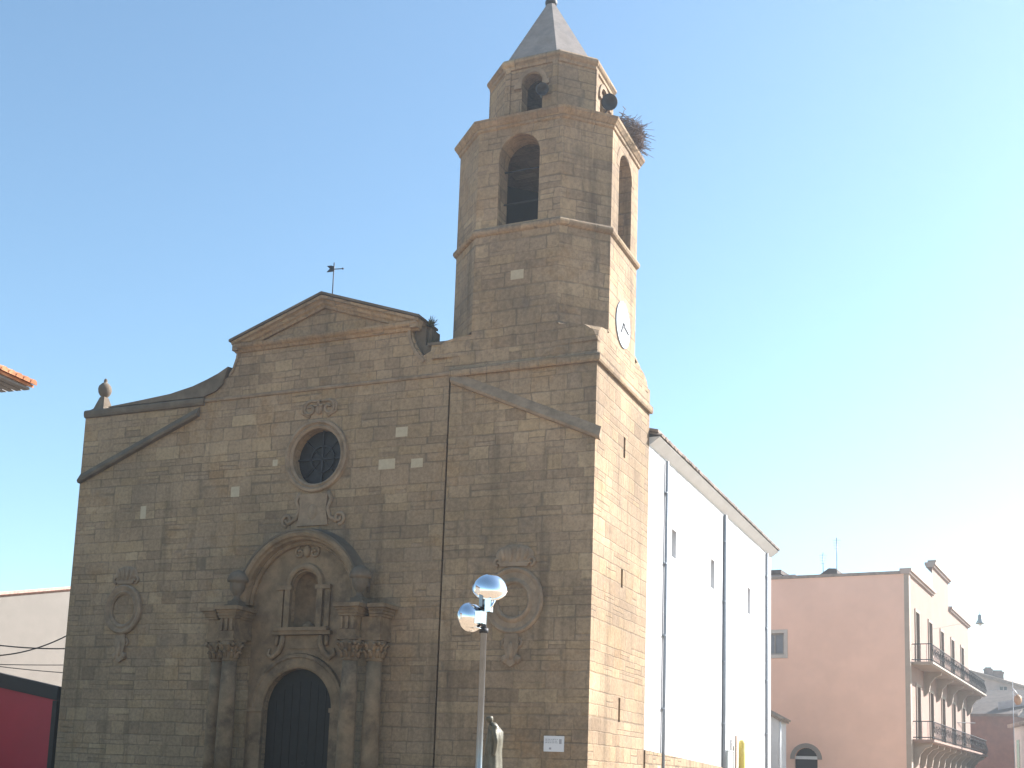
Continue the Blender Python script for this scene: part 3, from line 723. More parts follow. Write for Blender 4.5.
tag(obj('stork_nest', nest, M_TWIG, base=NC), 'ragged brown stork nest of dry twigs on the tower cornice', 'bird nest')
def weeds(cx, cy, cz, n, label):
    wd = MB()
    for i in range(n):
        p = Vector((cx+random.uniform(-.1, .12), cy+random.uniform(-.1, .15), cz)); d = Vector((random.gauss(.5, .5), random.gauss(-.1, .4), random.uniform(.1, 1))).normalized()
        wd.tube([p, p+d*random.uniform(.1, .36)], [.018, .004], 4, False)
    tag(obj('weed_tuft', wd, M_WEED, base=(cx, cy, cz)), label, 'weed', 'weeds on the gable end')
weeds(13.98, .35, 14.18, 45, 'dark dry weed tuft sticking out of the gable cornice end, the upper tuft')
weeds(14.1, .3, 13.42, 40, 'dark dry weed tuft on the low wall cap between gable and tower')

# ------------------------------------------------------------------ plaque on the front
pq = root('wall_sign', (18.97, -.06, .43), 'small white information plaque on the tower wall right of the lamp post', 'sign')
SH = Matrix.Translation((-.02, 0, -.14))
obj('panel', MB().box((18.66, -.075, .43), (19.29, -.042, .89)).xf(SH), M_SIGN, pq)
ink = MB()
for k in range(3):
    x = 18.71
    while x < 19.08:
        w_ = random.uniform(.03, .08); ink.box((x, -.078, .78-.05*k), (min(x+w_, 19.1), -.0755, .80-.05*k)); x += w_+.02
obj('printed_picture', MB().box((19.14, -.078, .66), (19.22, -.0755, .8)).xf(SH), M_INK, pq)
obj('printed_emblem', MB().box((18.83, -.078, .49), (18.9, -.0755, .55)).xf(SH), M_INK, pq)
obj('faded_print', ink.xf(SH), M_INK, pq)

# ------------------------------------------------------------------ lamp post
LPX, LPY = 23.62, -15.85
lamp = root('lamp_post', (LPX, LPY, GZ), 'slim grey lamp post with two round mirrored floodlights in front of the church', 'lamp post')
obj('pole', MB().lathe([(.11, 0), (.11, .5), (.056, .55), (.048, 4.55), (.064, 4.55), (.064, 4.83), (.05, 4.85)], (LPX, LPY, GZ), n=14), M_STEEL, lamp)
obj('base_plate', MB().box((LPX-.18, LPY-.18, GZ), (LPX+.18, LPY+.18, GZ+.03)), M_STEEL, lamp)
def flood(c, axis, r, dep, up_=(0, 0, 1)):
    c = Vector(c); ax = Vector(axis).normalized()
    prof = [(0, -dep)] + [(r*sin(R(a)), -dep*cos(R(a))) for a in (8, 16, 25, 35, 45, 55, 65, 75, 84)] + [(r, 0), (r*1.04, .0), (r*1.04, .035), (r*.98, .035)]
    f = obj('floodlight', MB().lathe(prof, c, ax, n=36), M_CHROME, lamp)
    obj('lens', MB().lathe([(r*.97, .03), (r*.7, .05), (0, .06)], c, ax, n=28), M_GLASS, f)
    return f, c, ax
f1, c1, a1 = flood((LPX+.05, LPY+.06, 2.55), (-.30, .66, -.68), .275, .22)
f2, c2, a2 = flood((LPX-.22, LPY-.06, 2.06), (-.90, .45, -.12), .235, .2)
obj('gear_box', MB().box((LPX-.03, LPY-.17, 2.22), (LPX+.03, LPY-.04, 2.56)), M_STEEL, f1)
obj('yoke', MB().tube([(LPX+.02, LPY-.07, 2.14), (LPX+.17, LPY-.1, 2.22), (LPX+.2, LPY-.02, 2.39)], .02, 6).box((LPX+.06, LPY-.13, 2.14), (LPX+.16, LPY-.03, 2.36)), M_CHROME, f1)
obj('gear_box', MB().box((LPX-.07, LPY-.22, 1.94), (LPX+.06, LPY-.06, 2.14)).tube([(LPX, LPY-.05, 1.86), (LPX-.12, LPY-.14, 1.89), (LPX-.2, LPY-.12, 1.99)], .02, 6), M_CHROME, f2)
for z_ in (1.80, 2.19): obj('clamp', MB().lathe([(.075, z_), (.075, z_+.08)], (LPX, LPY, 0), n=12), M_IRON, lamp)

# ------------------------------------------------------------------ bronze statue beside the lamp post (only its upper half is in the picture)
def skin(name, verts, edges, radii, mat, parent=None, base=(0, 0, 0), sub=2):
    me = bpy.data.meshes.new(name+'_skeleton'); me.from_pydata([Vector(v) for v in verts], edges, [])
    o = bpy.data.objects.new(name+'_skeleton', me); COL.objects.link(o)
    o.modifiers.new('skin', 'SKIN'); sm = o.modifiers.new('sub', 'SUBSURF'); sm.levels = sm.render_levels = sub
    sk = me.skin_vertices[0].data if me.skin_vertices else None
    if sk is None:
        import bmesh
        bm = bmesh.new(); bm.from_mesh(me); bm.verts.layers.skin.verify(); bm.to_mesh(me); bm.free(); sk = me.skin_vertices[0].data
    for i, r in enumerate(radii): sk[i].radius = r if isinstance(r, tuple) else (r, r)
    sk[0].use_root = True
    dg = bpy.context.evaluated_depsgraph_get(); me2 = bpy.data.meshes.new_from_object(o.evaluated_get(dg)); me2.name = name
    bpy.data.objects.remove(o); bpy.data.meshes.remove(me)
    for p in me2.polygons: p.use_smooth = True
    me2.materials.clear(); me2.materials.append(mat)
    q = bpy.data.objects.new(name, me2); COL.objects.link(q)
    if parent is not None: q.parent = parent
    q.location = base
    return q
SX, SY = 21.68, -10.92
stt = root('bronze_statue', (SX, SY, GZ), 'dark bronze statue of a standing robed person with a sunlit rim beside the lamp post', 'statue')
obj('pedestal', MB().box((SX-.5, SY-.5, GZ), (SX+.5, SY+.5, GZ+.25)).box((SX-.4, SY-.4, GZ+.25), (SX+.4, SY+.4, -1.0)).box((SX-.46, SY-.46, -1.0), (SX+.46, SY+.46, -.88)), M_GRANITE, stt)
# skeleton in statue-local metres: x towards the viewer's left is forward
H0 = 1.64
vv = [(0, 0, .86), (.02, 0, 1.05), (.05, 0, 1.22), (.03, 0, 1.38), (-.02, 0, 1.455), (-.06, 0, 1.53), (-.075, 0, 1.60),      # pelvis..head
      (.0, .10, .80), (-.02, .11, .45), (.02, .11, .06), (-.12, .12, .03),
      (.0, -.10, .80), (.02, -.11, .45), (.05, -.11, .06), (-.09, -.12, .03),
      (.04, .20, 1.33), (.09, .25, 1.08), (-.03, .2, .9), (-.1, .17, .88),
      (.04, -.20, 1.33), (.11, -.25, 1.08), (.08, -.24, .86), (.06, -.24, .78)]
ee = [(0, 1), (1, 2), (2, 3), (3, 4), (4, 5), (5, 6), (0, 7), (7, 8), (8, 9), (9, 10), (0, 11), (11, 12), (12, 13), (13, 14), (3, 15), (15, 16), (16, 17), (17, 18), (3, 19), (19, 20), (20, 21), (21, 22)]
rr = [(.15, .17), (.13, .16), (.14, .18), (.1, .15), .055, .095, .085, .11, .08, .055, .04, .11, .08, .055, .04, .075, .055, .042, .035, .075, .055, .042, .04]
fg = skin('figure', vv, ee, rr, M_BRONZE, stt, (0, 0, -.88-GZ))
fg.rotation_euler = (0, 0, R(20))
rob = MB()
rg = []
for z, w_, d_, xo in ((.02, .3, .34, 0), (.3, .27, .3, 0), (.6, .22, .27, .01), (.9, .18, .25, .02), (1.1, .17, .24, .045), (1.28, .165, .23, .05), (1.38, .1, .16, .03)):
    rg.append([Vector((SX+.03+xo+.82*w_*cos(t)*(1+.07*sin(9*t+z*2)), SY+d_*sin(t)*(1+.07*sin(9*t+z*2)), -.88+z)) for t in [2*pi*i/40 for i in range(40)]])
rob.rings(rg, True, True, True)
rb_ = obj('robe', rob, M_BRONZE, stt)

# ------------------------------------------------------------------ yellow post by the nave wall
yp = root('yellow_post', (20.3, 19.45, GZ), 'worn yellow post with a rounded top beside the white nave wall', 'post')
obj('post', MB().lathe([(.15, 0), (.15, 3.5), (.12, 3.58), (.06, 3.63), (0, 3.64)], (20.3, 19.45, GZ), n=16), M_YELLOW, yp)
obj('back_board', MB().box((20.16, 18.72, GZ), (20.22, 18.98, 1.65)), plain('brown_wood', (.3, .22, .17), .8, .2), yp)
gb = MB().box((20.055, 17.5, GZ), (20.14, 18.5, .95)).box((20.05, 17.46, .95), (20.17, 18.54, .99)).box((20.14, 17.58, -1.0), (20.148, 18.42, .87))
tag(obj('meter_cabinet', gb, plain('cabinet_grey', (.42, .45, .45), .6, .06), base=(20.12, 18.0, GZ)), 'flat grey meter cabinet fixed on the white wall left of the yellow post', 'cabinet')

# ------------------------------------------------------------------ white shed behind the church
sh = root('white_shed', (19.9, 29.5, GZ), 'small white outbuilding with a sloping tiled top behind the church corner', 'shed')
obj('wall', MB().xz([(18, GZ), (20.2, GZ), (20.2, 2.85), (18, 4.0)], 28.6, 30.6), M_WHITE, sh)
rt_ = MB().xz([(17.9, 4.08), (20.33, 2.8), (20.33, 2.9), (17.9, 4.2)], 28.45, 30.7)
for i in range(10): barrel(rt_, (20.38, 28.55+.24*i, 2.9), (18, 28.55+.24*i, 4.15), .1)
obj('roof', rt_, M_OLDTILE, sh)
obj('drainpipe', MB().tube([(20.27, 28.55, 2.8), (20.27, 28.55, GZ)], .05, 6), M_PIPE2, sh)

# ------------------------------------------------------------------ pink building
AL = .0827; dF = Vector((sin(AL), cos(AL), 0)); dS = Vector((-cos(AL), sin(AL), 0))
PS_ = 1.22; PC = Vector((EYE.x+(27-EYE.x)*PS_, EYE.y+(21.967-EYE.y)*PS_, 0)); LF = 19.4*PS_; LS = 15.0; ZT = EYE.z+9.56*PS_; ZU = EYE.z+5.69*PS_; ZL_ = EYE.z+2.32*PS_
pk = root('pink_building', (PC.x, PC.y, GZ), 'tall pink rendered building with two long iron balconies at the right', 'building')
PF = lambda u, v, d=0.: tuple(PC+dF*u+dS*d+Vector((0, 0, v)))          # front: u along the street, d inwards
PSd = lambda u, v, d=0.: tuple(PC+dS*u+dF*d+Vector((0, 0, v)))         # side: u to the left
NWN = 5; step = 4.4; u0 = 2.6
ups = [u0+step*i for i in range(NWN)]
BA, BB, BH = 8.2, 14.6, ZT+1.75
front_out = [(0, GZ), (LF, GZ), (LF, ZT), (BB, ZT), (BB, BH), (BA, BH), (BA, ZT), (0, ZT)]
holes = [rect(u-.6, ZU+.05, u+.6, ZU+2.95) for u in ups]+[rect(u-.6, ZL_+.05, u+.6, ZL_+2.95) for u in ups]
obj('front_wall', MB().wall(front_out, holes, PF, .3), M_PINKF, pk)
WZ = EYE.z+7.4
sw = [rect(6.65, WZ, 8.05, WZ+1.2)]
AZ = EYE.z+1.65
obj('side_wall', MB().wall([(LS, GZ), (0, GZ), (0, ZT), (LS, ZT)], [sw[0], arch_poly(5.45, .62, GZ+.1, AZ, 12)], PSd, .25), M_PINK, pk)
obj('back_wall', MB().add([PF(LF, GZ), PF(LF, GZ, LS), PF(0, GZ, LS), PF(LF, ZT), PF(LF, ZT, LS), PF(0, ZT, LS)], [(0, 1, 4, 3), (1, 2, 5, 4)]), M_PINK, pk)
obj('roof', MB().add([PF(0, ZT-.05), PF(LF, ZT-.05), PF(LF, ZT-.05, LS), PF(0, ZT-.05, LS)], [(0, 1, 2, 3)]), M_OLDTILE, pk)
def pbox(mb, u0, u1, v0, v1, d0, d1, F=PF):
    return mb.prism(rect(u0, v0, u1, v1), lambda u, v: F(u, v, d0), lambda u, v: F(u, v, d1))
cor = MB()
for a, b, z in ((-.15, BA, ZT), (BA-.1, BB+.1, BH), (BB, LF+.15, ZT)):
    pbox(cor, a, b, z, z+.12, -.12, .35); pbox(cor, a-.02, b+.02, z+.12, z+.28, -.22, .4)
obj('cornice', cor, plain('cornice_grey', (.36, .28, .245), .9, .1), pk)
cop = MB(); pbox(cop, -.1, LS, ZT+.003, ZT+.16, -.08, .35, PSd)
obj('side_coping', cop, M_OLDTILE, pk)
att = MB(); pbox(att, BA+1, BB-1, BH+.32, BH+.6, -.1, .4)
obj('attic_block', att, M_TRIMP, pk)
qn = MB(); pbox(qn, -.02, .45, GZ, ZT-.002, -.05, .2)
obj('corner_strip', qn, M_TRIMP, pk)
for u in ups:
    for z0, z1 in ((ZU+.05, ZU+2.95), (ZL_+.05, ZL_+2.95)):
        wn_ = MB(); pbox(wn_, u-.72, u-.6, z0, z1+.15, -.06, .06); pbox(wn_, u+.6, u+.72, z0, z1+.15, -.06, .06); pbox(wn_, u-.6, u+.6, z1, z1+.15, -.06, .06)
        W_ = obj('french_window', wn_, M_TRIMP, pk)
        q = MB(); pbox(q, u-.6, u+.6, z0, z1, .2, .25); obj('pane', q, M_GLASS, W_)
        q = MB(); pbox(q, u-.04, u+.04, z0, z1, .12, .19); pbox(q, u-.6, u-.5, z0, z1, .12, .19); pbox(q, u+.5, u+.6, z0, z1, .12, .19); pbox(q, u-.5, u+.5, z0+1.9, z0+2.0, .12, .19)
        obj('frame', q, M_SHUT, W_)
for zb in (ZU-.14, ZL_-.14):
    b_ = MB(); pbox(b_, .5, LF-.3, zb, zb+.14, -1.05, .0); pbox(b_, .45, LF-.25, zb+.06, zb+.17, -1.12, -.02)
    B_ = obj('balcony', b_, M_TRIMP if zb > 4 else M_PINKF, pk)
    rl = MB()
    for zz in (zb+.28, zb+1.12): 
        rl.tube([PF(.55, zz, 0), PF(.55, zz, -1.05), PF(LF-.35, zz, -1.05), PF(LF-.35, zz, 0)], .028, 5, False)
    u = .6
    while u < LF-.4:
        bul = .13
        rl.tube([PF(u, zb+.15, -1.05), PF(u, zb+.4, -1.05-bul), PF(u, zb+.65, -1.05-bul*.6), PF(u, zb+.85, -1.05), PF(u, zb+1.12, -1.05)], .016, 4, False); u += .27
    for d in (-.2, -.5, -.8):
        for u in (.55, LF-.35): rl.tube([PF(u, zb+.15, d), PF(u, zb+1.12, d)], .014, 4, False)
    u = .8
    while u < LF-1:
        rl.tube([PF(u+.25*cos(R(a)), zb+.72+.2*sin(R(a)), -1.12) for a in range(0, 361, 30)], .014, 4, False); u += .74
    obj('railing', rl, M_IRON, B_)
    for u in [.95+step*.5*i for i in range(11)] if zb < 4 else [.2+u0-.35+step*(i-.5)+.1 for i in range(1, 7)]:
        if u > LF-.3: continue
        w_ = .12; mbk = MB()
        prof = [(0, zb), (-.95, zb), (-.9, zb-.18), (-.6, zb-.3), (-.34, zb-.62), (-.26, zb-1.1), (-.1, zb-1.3), (0, zb-1.35)]
        mbk.prism(prof, lambda d, v: PF(u-w_, v, d), lambda d, v: PF(u+w_, v, d))
        obj('bracket', mbk, M_TRIMP, B_)
# side windows
q = MB(); pbox(q, 6.45, 6.65, WZ-.2, WZ+1.4, -.04, .05, PSd); pbox(q, 8.05, 8.25, WZ-.2, WZ+1.4, -.04, .05, PSd); pbox(q, 6.65, 8.05, WZ+1.2, WZ+1.4, -.04, .05, PSd); pbox(q, 6.65, 8.05, WZ-.2, WZ, -.06, .05, PSd)
W_ = obj('side_window', q, plain('grey_surround', (.42, .37, .33), .9, .08), pk)
q = MB(); pbox(q, 6.65, 8.05, WZ, WZ+1.2, .16, .2, PSd); obj('pane', q, plain('bright_pane', (.14, .15, .17), .3, .1), W_)
q = MB(); pbox(q, 7.15, 7.22, WZ, WZ+1.2, .1, .15, PSd); pbox(q, 6.65, 6.75, WZ, WZ+1.2, .1, .15, PSd); pbox(q, 7.95, 8.05, WZ, WZ+1.2, .1, .15, PSd); pbox(q, 6.75, 7.95, WZ+1.12, WZ+1.2, .1, .15, PSd); pbox(q, 6.75, 7.95, WZ, WZ+.1, .1, .15, PSd); obj('frame', q, M_SHUT, W_)
q = MB().sweep([lambda r, d, t=R(180*i/16): PSd(5.45+r*cos(t), AZ+r*sin(t), d) for i in range(17)], [(.63, .03), (.63, -.06), (.86, -.06), (.87, .03)])
W_ = obj('arched_window', q, plain('grey_surround_dark', (.22, .19, .17), .9, .08), pk)
q = MB(); pbox(q, 4.79, 6.11, GZ+.1, AZ+1, .18, .22, PSd); obj('pane', q, M_GLASS, W_)
q = MB(); pbox(q, 4.84, 6.06, AZ, AZ+.17, .1, .16, PSd); obj('frame', q, M_PIPE2, W_)
# roof clutter
def rbox(name, u0, u1, d0, d1, z0, z1, mat): 
    q = MB(); pbox(q, u0, u1, z0, z1, d0, d1, PSd); return obj(name, q, mat, pk)
ro = rbox('roof_room', 7.2, 12, 1.2, 3.1, ZT-.1, ZT+.5, plain('roof_room_render', (.33, .30, .30), .9, .08))
q = MB(); q.prism([(7.1, ZT+.5), (12.2, ZT+.5), (12.2, ZT+.78), (7.1, ZT+.74)], lambda u, v: PSd(u, v, 1.05), lambda u, v: PSd(u, v, 3.2)); obj('room_roof', q, M_DARKROOF, ro)
rbox('roof_curb', 6.3, 7.0, 1.2, 2.4, ZT-.1, ZT+.45, plain('mauve_plaster', (.33, .29, .29), .9, .1))
q = MB(); q.prism([(3.9, ZT), (5.6, ZT), (4.5, ZT+.75), (4.1, ZT+.72)], lambda u, v: PSd(u, v, 1.4), lambda u, v: PSd(u, v, 4.0)); obj('roof_hatch', q, M_DARKROOF, pk)
def antenna(u, d, h, label):
    b = Vector(PSd(u, ZT, d)); t = MB().tube([b, b+Vector((0, 0, h))], .025, 5)
    for k in range(4): t.tube([b+Vector((-.22+.03*k, -.05, h-.15-.16*k)), b+Vector((.22-.03*k, .05, h-.15-.16*k))], .012, 4)
    tag(obj('roof_antenna', t, M_STEEL, base=b), label, 'antenna', 'antennas on the pink building')
antenna(3.95, 1.0, 2.4, 'taller thin antenna mast on the roof of the pink building')
antenna(4.85, 1.6, 1.7, 'shorter thin antenna on the pink building roof behind the dark hatch')

# ------------------------------------------------------------------ houses down the street at the right
def pix(x, y, dep):
    """a point in the place on the sight line of (x, y), dep metres ahead"""
    return EYE + (fwd + rt*((x-471.7336)/1221.2153) - up*((y-587.8078)/1221.2153))*dep
# brown house facing us
hb = root('brown_house', (pix(990, 768, 97.5).x, pix(990, 768, 97.5).y, GZ), 'low brown brick house with a dark tiled roof beside the pink building', 'house')
a = pix(958, 716, 97.5); b = pix(1014, 722, 95.0); 
bk = Vector((3.5, 12, 0))
ax0, bx0 = Vector((a.x, a.y, 0)), Vector((b.x, b.y, 0))
def quadbox(mb, A, B, back, z0, z1):
    P_ = [A, B, B+back, A+back]
    return mb.rings([[Vector((p.x, p.y, z0)) for p in P_], [Vector((p.x, p.y, z1)) for p in P_]])
za, zb_ = a.z, a.z
obj('wall', quadbox(MB(), ax0, bx0, bk, GZ, za), M_BROWN, hb)
r1 = MB(); t = (bx0-ax0).normalized(); nn = Vector((t.y, -t.x, 0))
A_, B_2 = ax0-t*.3+nn*.5, bx0+t*.4+nn*.5
def up3(p, z): return Vector((p.x, p.y, z))
r1.add([up3(A_, za-.05), up3(B_2, za-.05), up3(B_2+bk*.5, za+2.3), up3(A_+bk*.5, za+2.3), up3(A_, za+.15), up3(B_2, za+.15), up3(B_2+bk*.5, za+2.5), up3(A_+bk*.5, za+2.5)],
       [(0, 1, 2, 3), (4, 5, 6, 7), (0, 1, 5, 4), (1, 2, 6, 5), (2, 3, 7, 6), (3, 0, 4, 7)])
obj('roof', r1, M_DARKROOF, hb)
# zinc fronted dormer on its right half
q = MB(); c0 = pix(998, 721, 96.25); c1_ = pix(1040, 714, 96.25); c2_ = pix(1040, 697, 96.25); c3 = pix(998, 702, 96.25)
dv = Vector((1.2, 4.5, 0)); q.add([c0, c1_, c2_, c3, c0+dv, c1_+dv, c2_+dv, c3+dv], [(0, 1, 2, 3), (4, 7, 6, 5), (0, 4, 5, 1), (1, 5, 6, 2), (2, 6, 7, 3), (3, 7, 4, 0)])
obj('zinc_fascia', q, M_BLUEGREY, hb)
# pale roof house behind
hp = root('grey_roof_house', (pix(1000, 700, 118.75).x, pix(1000, 700, 118.75).y, GZ), 'far house with a pale grey sloping roof and two chimneys', 'house')
q = MB(); e0, e1, e2, e3 = pix(955, 669, 118.75), pix(1060, 699, 118.75), pix(1060, 730, 118.75), pix(955, 730, 118.75)
dv = Vector((3, 9, 0)); q.add([e0, e1, e2, e3, e0+dv, e1+dv, e2+dv, e3+dv], [(0, 1, 2, 3), (4, 7, 6, 5), (0, 4, 5, 1), (1, 5, 6, 2), (2, 6, 7, 3), (3, 7, 4, 0)])
for p in q.v: 
    if p.z < e2.z+1: p.z = GZ
HW_ = obj('gable_wall', q, plain('taupe_render', (.36, .31, .29), .9, .1), hp)
q = MB(); o_ = Vector((0, -.3, 0)); u_ = Vector((0, 0, .3)); q.add([e0+o_, e1+o_, e1+o_+u_, e0+o_+u_, e0+dv, e1+dv, e1+dv+u_, e0+dv+u_], [(0, 1, 2, 3), (4, 7, 6, 5), (0, 4, 5, 1), (1, 5, 6, 2), (2, 6, 7, 3), (3, 7, 4, 0)])
RF_ = obj('roof', q, M_OLDTILE, hp)
for cx, y0, y1, w_ in ((988, 668, 684, .38), (997.5, 671, 688, .55)):
    p = pix(cx, y0, 120.0); p2 = pix(cx, y1, 120.0)
    obj('chimney', MB().box((p.x-w_, p.y-.4, p2.z-.5), (p.x+w_, p.y+.4, p.z-.25)).box((p.x-w_*1.15, p.y-.45, p.z-.25), (p.x+w_*1.15, p.y+.45, p.z-.1)).box((p.x-w_*.8, p.y-.35, p.z-.1), (p.x+w_*.8, p.y+.35, p.z+.05)), plain('chimney_brick', (.22, .16, .14), .9, .2), RF_)
for cx in (1001.5, 1005.5):
    p = pix(cx, 690, 118.25); obj('vent_window', MB().box((p.x-.13, p.y-.1, p.z-.3), (p.x+.13, p.y+.1, p.z+.3)), M_GLASS, HW_)
# white house at the picture's right edge
hw = root('white_house', (pix(1030, 760, 87.5).x, pix(1030, 760, 87.5).y, GZ), 'white house with a narrow dark window at the right edge', 'house')
A_ = pix(1013.5, 728, 87.5); B_ = pix(1060, 752, 75.0); A0 = Vector((A_.x, A_.y, 0)); B0 = Vector((B_.x, B_.y, 0)); bk = Vector((8, 2, 0))
P_ = [A0, B0, B0+bk, A0+bk]
q = MB().rings([[up3(p, GZ) for p in P_], [up3(p, A_.z) for p in P_]]); WW = obj('wall', q, M_WHITE, hw)
t = (B0-A0).normalized(); nn = Vector((t.y, -t.x, 0)); 
if nn.y > 0: nn = -nn
WN1 = A_.z-.9; WN0 = WN1-2.3
q = MB(); wa = A0+t*.95; wb = A0+t*1.75
q.add([up3(wa+nn*.03, WN0), up3(wb+nn*.03, WN0), up3(wb+nn*.03, WN1), up3(wa+nn*.03, WN1), up3(wa-nn*.1, WN0), up3(wb-nn*.1, WN0), up3(wb-nn*.1, WN1), up3(wa-nn*.1, WN1)], [(0, 1, 2, 3), (0, 1, 5, 4), (1, 2, 6, 5), (2, 3, 7, 6), (3, 0, 4, 7)])
obj('window', q, M_GLASS, WW)
q = MB().rings([[up3(p, A_.z) for p in (A0+nn*.35-t*.3, B0+nn*.35, B0+bk, A0+bk-t*.3)], [up3(p, A_.z+.25) for p in (A0+nn*.35-t*.3, B0+nn*.35, B0+bk, A0+bk-t*.3)]])
obj('roof_edge', q, M_OLDTILE, hw)
# mast with the orange lantern
p = pix(1013, 703, 75.0); top_ = pix(1013, 676, 75.0)
ms = root('street_lamp', (p.x, p.y, GZ), 'thin pale mast carrying a small orange lantern above the brown house', 'street lamp')
obj('mast', MB().tube([(p.x, p.y, GZ), (p.x, p.y, top_.z)], .022, 6), M_PIPE, ms)
z1 = pix(1013, 692, 75.0).z
obj('arm', MB().tube([(p.x, p.y, z1+.2), (p.x+.12, p.y, z1+.05), (p.x+.25, p.y, z1-.15)], .06, 6), M_SIGN, ms)
obj('lantern', MB().lathe([(.05, .0), (.2, -.12), (.22, -.4), (.14, -.6), (.05, -.64)], (p.x+.28, p.y, z1-.15), n=12), M_ORANGE, ms)
# hanging street lamp on its span wire
p = pix(980, 620, 56.25)
hl = root('hanging_lamp', p, 'small grey cone street lamp hanging from a wire against the sky', 'street lamp')
obj('shade', MB().lathe([(.04, .26), (.09, .22), (.1, .02), (.14, -.06), (.2, -.16), (.2, -.18), (.12, -.18)], p, n=18), M_LAMPG, hl)
obj('bulb', MB().lathe([(.08, -.17), (.09, -.22), (.05, -.27), (0, -.28)], p, n=12), M_SIGN, hl)
obj('hook', MB().tube([p+Vector((0, 0, .25)), p+Vector((0, 0, .42))], .01, 5), M_IRON, hl)
def cable(pts, r, label, group=None, sag=0., n=24):
    P0, P1 = Vector(pts[0]), Vector(pts[-1]); q = []
    for i in range(n+1):
        f = i/n; q.append(P0.lerp(P1, f)-Vector((0, 0, 4*sag*f*(1-f))))
    return tag(obj('cable', MB().tube(q, r, 5), M_CABLE, base=P0), label, 'cable', group)
cable((p+Vector((-2.9, 12.5, 1.2)), p+Vector((14, -5, 1.8))), .004, 'hair-thin span wire holding the hanging cone lamp', sag=0)
cable((pix(788, 725, 76.88), pix(911, 730, 70.5)), .045, 'dark cable running along the pink side wall', sag=.08)
cable((pix(895, 718, 70.0), pix(975, 723, 82.5)), .03, 'thin cable crossing the lower balcony of the pink building', sag=.05)

# ------------------------------------------------------------------ left: beige house, red hoarding, tiled eave
bh = root('beige_house', (-16, 12, GZ), 'beige rendered house with a shallow tiled roof left of the church', 'house')
def roofz(y): return 7.60+(y-12.1)*.217
bw = MB().prism([(2, GZ), (28, GZ), (28, roofz(28)), (2, roofz(2))], lambda u, v: (-16, u, v), lambda u, v: (-26, u, v-(6 if v > GZ else 0)))
obj('wall', bw, M_BEIGE, bh)
q = MB().prism([(1.6, roofz(1.6)), (28.4, roofz(28.4)), (28.4, roofz(28.4)+.15), (1.6, roofz(1.6)+.15)], lambda u, v: (-15.8, u, v+.12), lambda u, v: (-26.2, u, v-6.1))
obj('roof', q, plain('rose_tile', (.42, .27, .22), .9, .3, 6), bh)
rh = root('red_hoarding', (-9, 8, GZ), 'dark red panelled hoarding with a thick black frame left of the church', 'hoarding')
r0, r1_ = pix(-40, 663.5, 58), pix(60, 687, 54); zt0, zt1 = r0.z, r1_.z
P0, P1 = Vector((r0.x, r0.y, 0)), Vector((r1_.x, r1_.y, 0)); t = (P1-P0).normalized(); nn = Vector((t.y, -t.x, 0)); L_ = (P1-P0).length
RP = lambda u, v, d=0.: tuple(P0+t*u-nn*d+Vector((0, 0, v)))
zl = lambda u: zt0+(zt1-zt0)*u/L_
q = MB().prism([(0, GZ), (L_-.28, GZ), (L_-.28, zl(L_-.28)-.6), (0, zl(0)-.68)], lambda u, v: RP(u, v, 0), lambda u, v: RP(u, v, .12)); obj('panel', q, M_RED, rh)
q = MB().prism([(-.1, zl(-.1)-.68), (L_, zl(L_)-.6), (L_, zl(L_)), (-.1, zl(-.1))], lambda u, v: RP(u, v, -.12), lambda u, v: RP(u, v, .25))
q.prism(rect(L_-.28, GZ, L_, zl(L_)-.602), lambda u, v: RP(u, v, -.1), lambda u, v: RP(u, v, .2)); obj('frame', q, M_BLACK, rh)
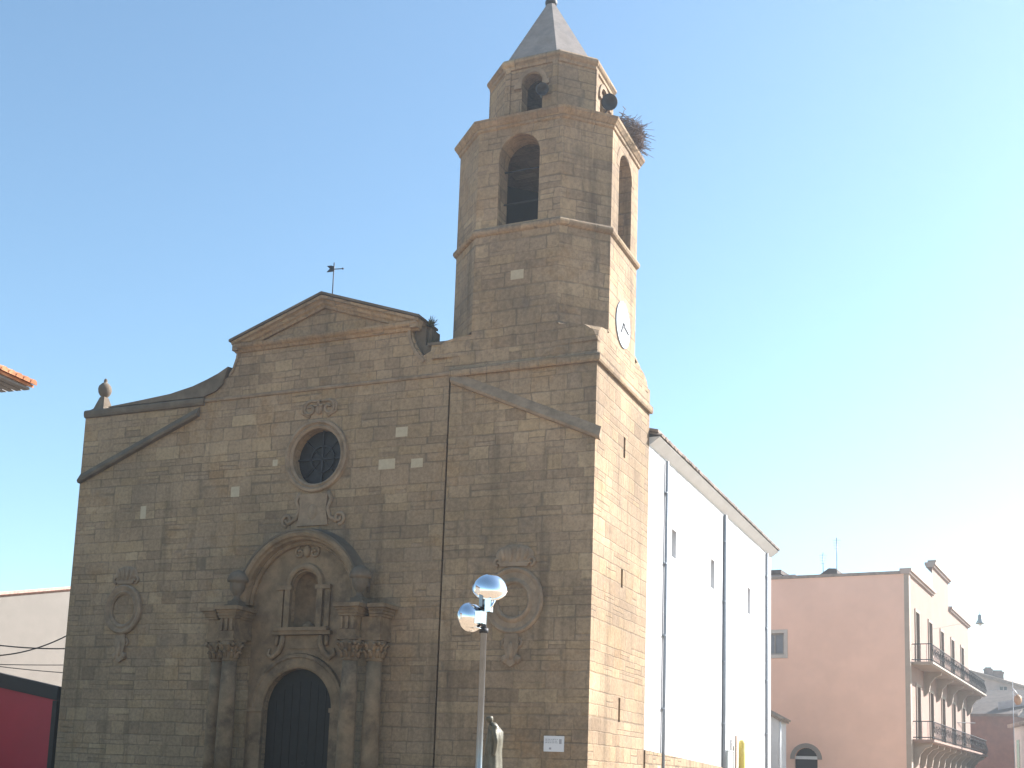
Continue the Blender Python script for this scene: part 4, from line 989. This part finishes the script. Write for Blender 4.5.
for i, (yl, yr, sg, xl) in enumerate(((642.5, 648.5, .12, -40), (655, 633, .35, -30), (661, 673, .05, -40), (663.5, 665, .02, -40))):
    x_r = 66 if i < 2 else 63
    cable((pix(xl, yl-(3 if i == 0 else 0), 48), pix(x_r+6, yr, 52.5)), .028 if i < 2 else .018,
          ['upper black cable running level in front of the beige wall', 'black cable that swoops up to the church edge', 'thin cable that drops towards the red hoarding', 'lowest level thin cable in front of the beige wall'][i], 'cables left of the church', sag=sg)
# tiled house whose eave corner enters the frame
ec = pix(33, 386, 26); th = root('tiled_house', (6, -18, GZ), 'house whose orange tiled eave corner and grey soffit enter the frame from the left', 'house')
q0 = pix(0, 371, 1)-EYE; tt = (ec.z-EYE.z)/q0.z; e0 = EYE+q0*tt
ed = (e0-ec); ed.z = 0; ed.normalize()                    # eave line, towards the viewer
en_ = Vector((ed.y, -ed.x, 0)); 
if en_.x > 0: en_ = -en_                                   # inwards (to the left)
EP = lambda u, v, w_: tuple(ec+ed*u+en_*v+Vector((0, 0, w_)))
obj('wall', MB().prism([(.9, 1.0), (13, 1.0), (13, 9), (.9, 9)], lambda u, v: (ec.x+ed.x*u+en_.x*v, ec.y+ed.y*u+en_.y*v, GZ), lambda u, v: EP(u, v, -.02)), M_BEIGE, th)
so_ = MB()
for k in range(5): so_.prism(rect(.05, .04+.2*k, 13, .19+.2*k), lambda u, v: EP(u, v, -.1+.0*k), lambda u, v: EP(u, v, -.05))
obj('soffit', so_, M_SOFF2, th)
rfm = MB().prism([(0, -.02), (13, -.02), (13, 9), (0, 9)], lambda u, v: EP(u, v, -.045+.33*v), lambda u, v: EP(u, v, .02+.33*v))
ut = .1
while ut < 13:
    barrel(rfm, EP(ut, -.1, -.0), EP(ut, 4, 1.36), .1); ut += .22
obj('roof', rfm, M_TILE, th)

# ------------------------------------------------------------------ haze volume added to imitate lens glare towards the sun
hz = MB().box((-140, -60, GZ-1), (160, 130, 32))
hm = bpy.data.materials.new('haze'); hm.use_nodes = True; ht = hm.node_tree; ht.nodes.remove(ht.nodes['Principled BSDF'])
pv = ht.nodes.new('ShaderNodeVolumePrincipled'); pv.inputs['Color'].default_value = (.90, .96, 1, 1); pv.inputs['Density'].default_value = .0011; pv.inputs['Anisotropy'].default_value = .75
ht.links.new(pv.outputs[0], ht.nodes['Material Output'].inputs['Volume'])
tag(obj('haze', hz, hm), kind='stuff')
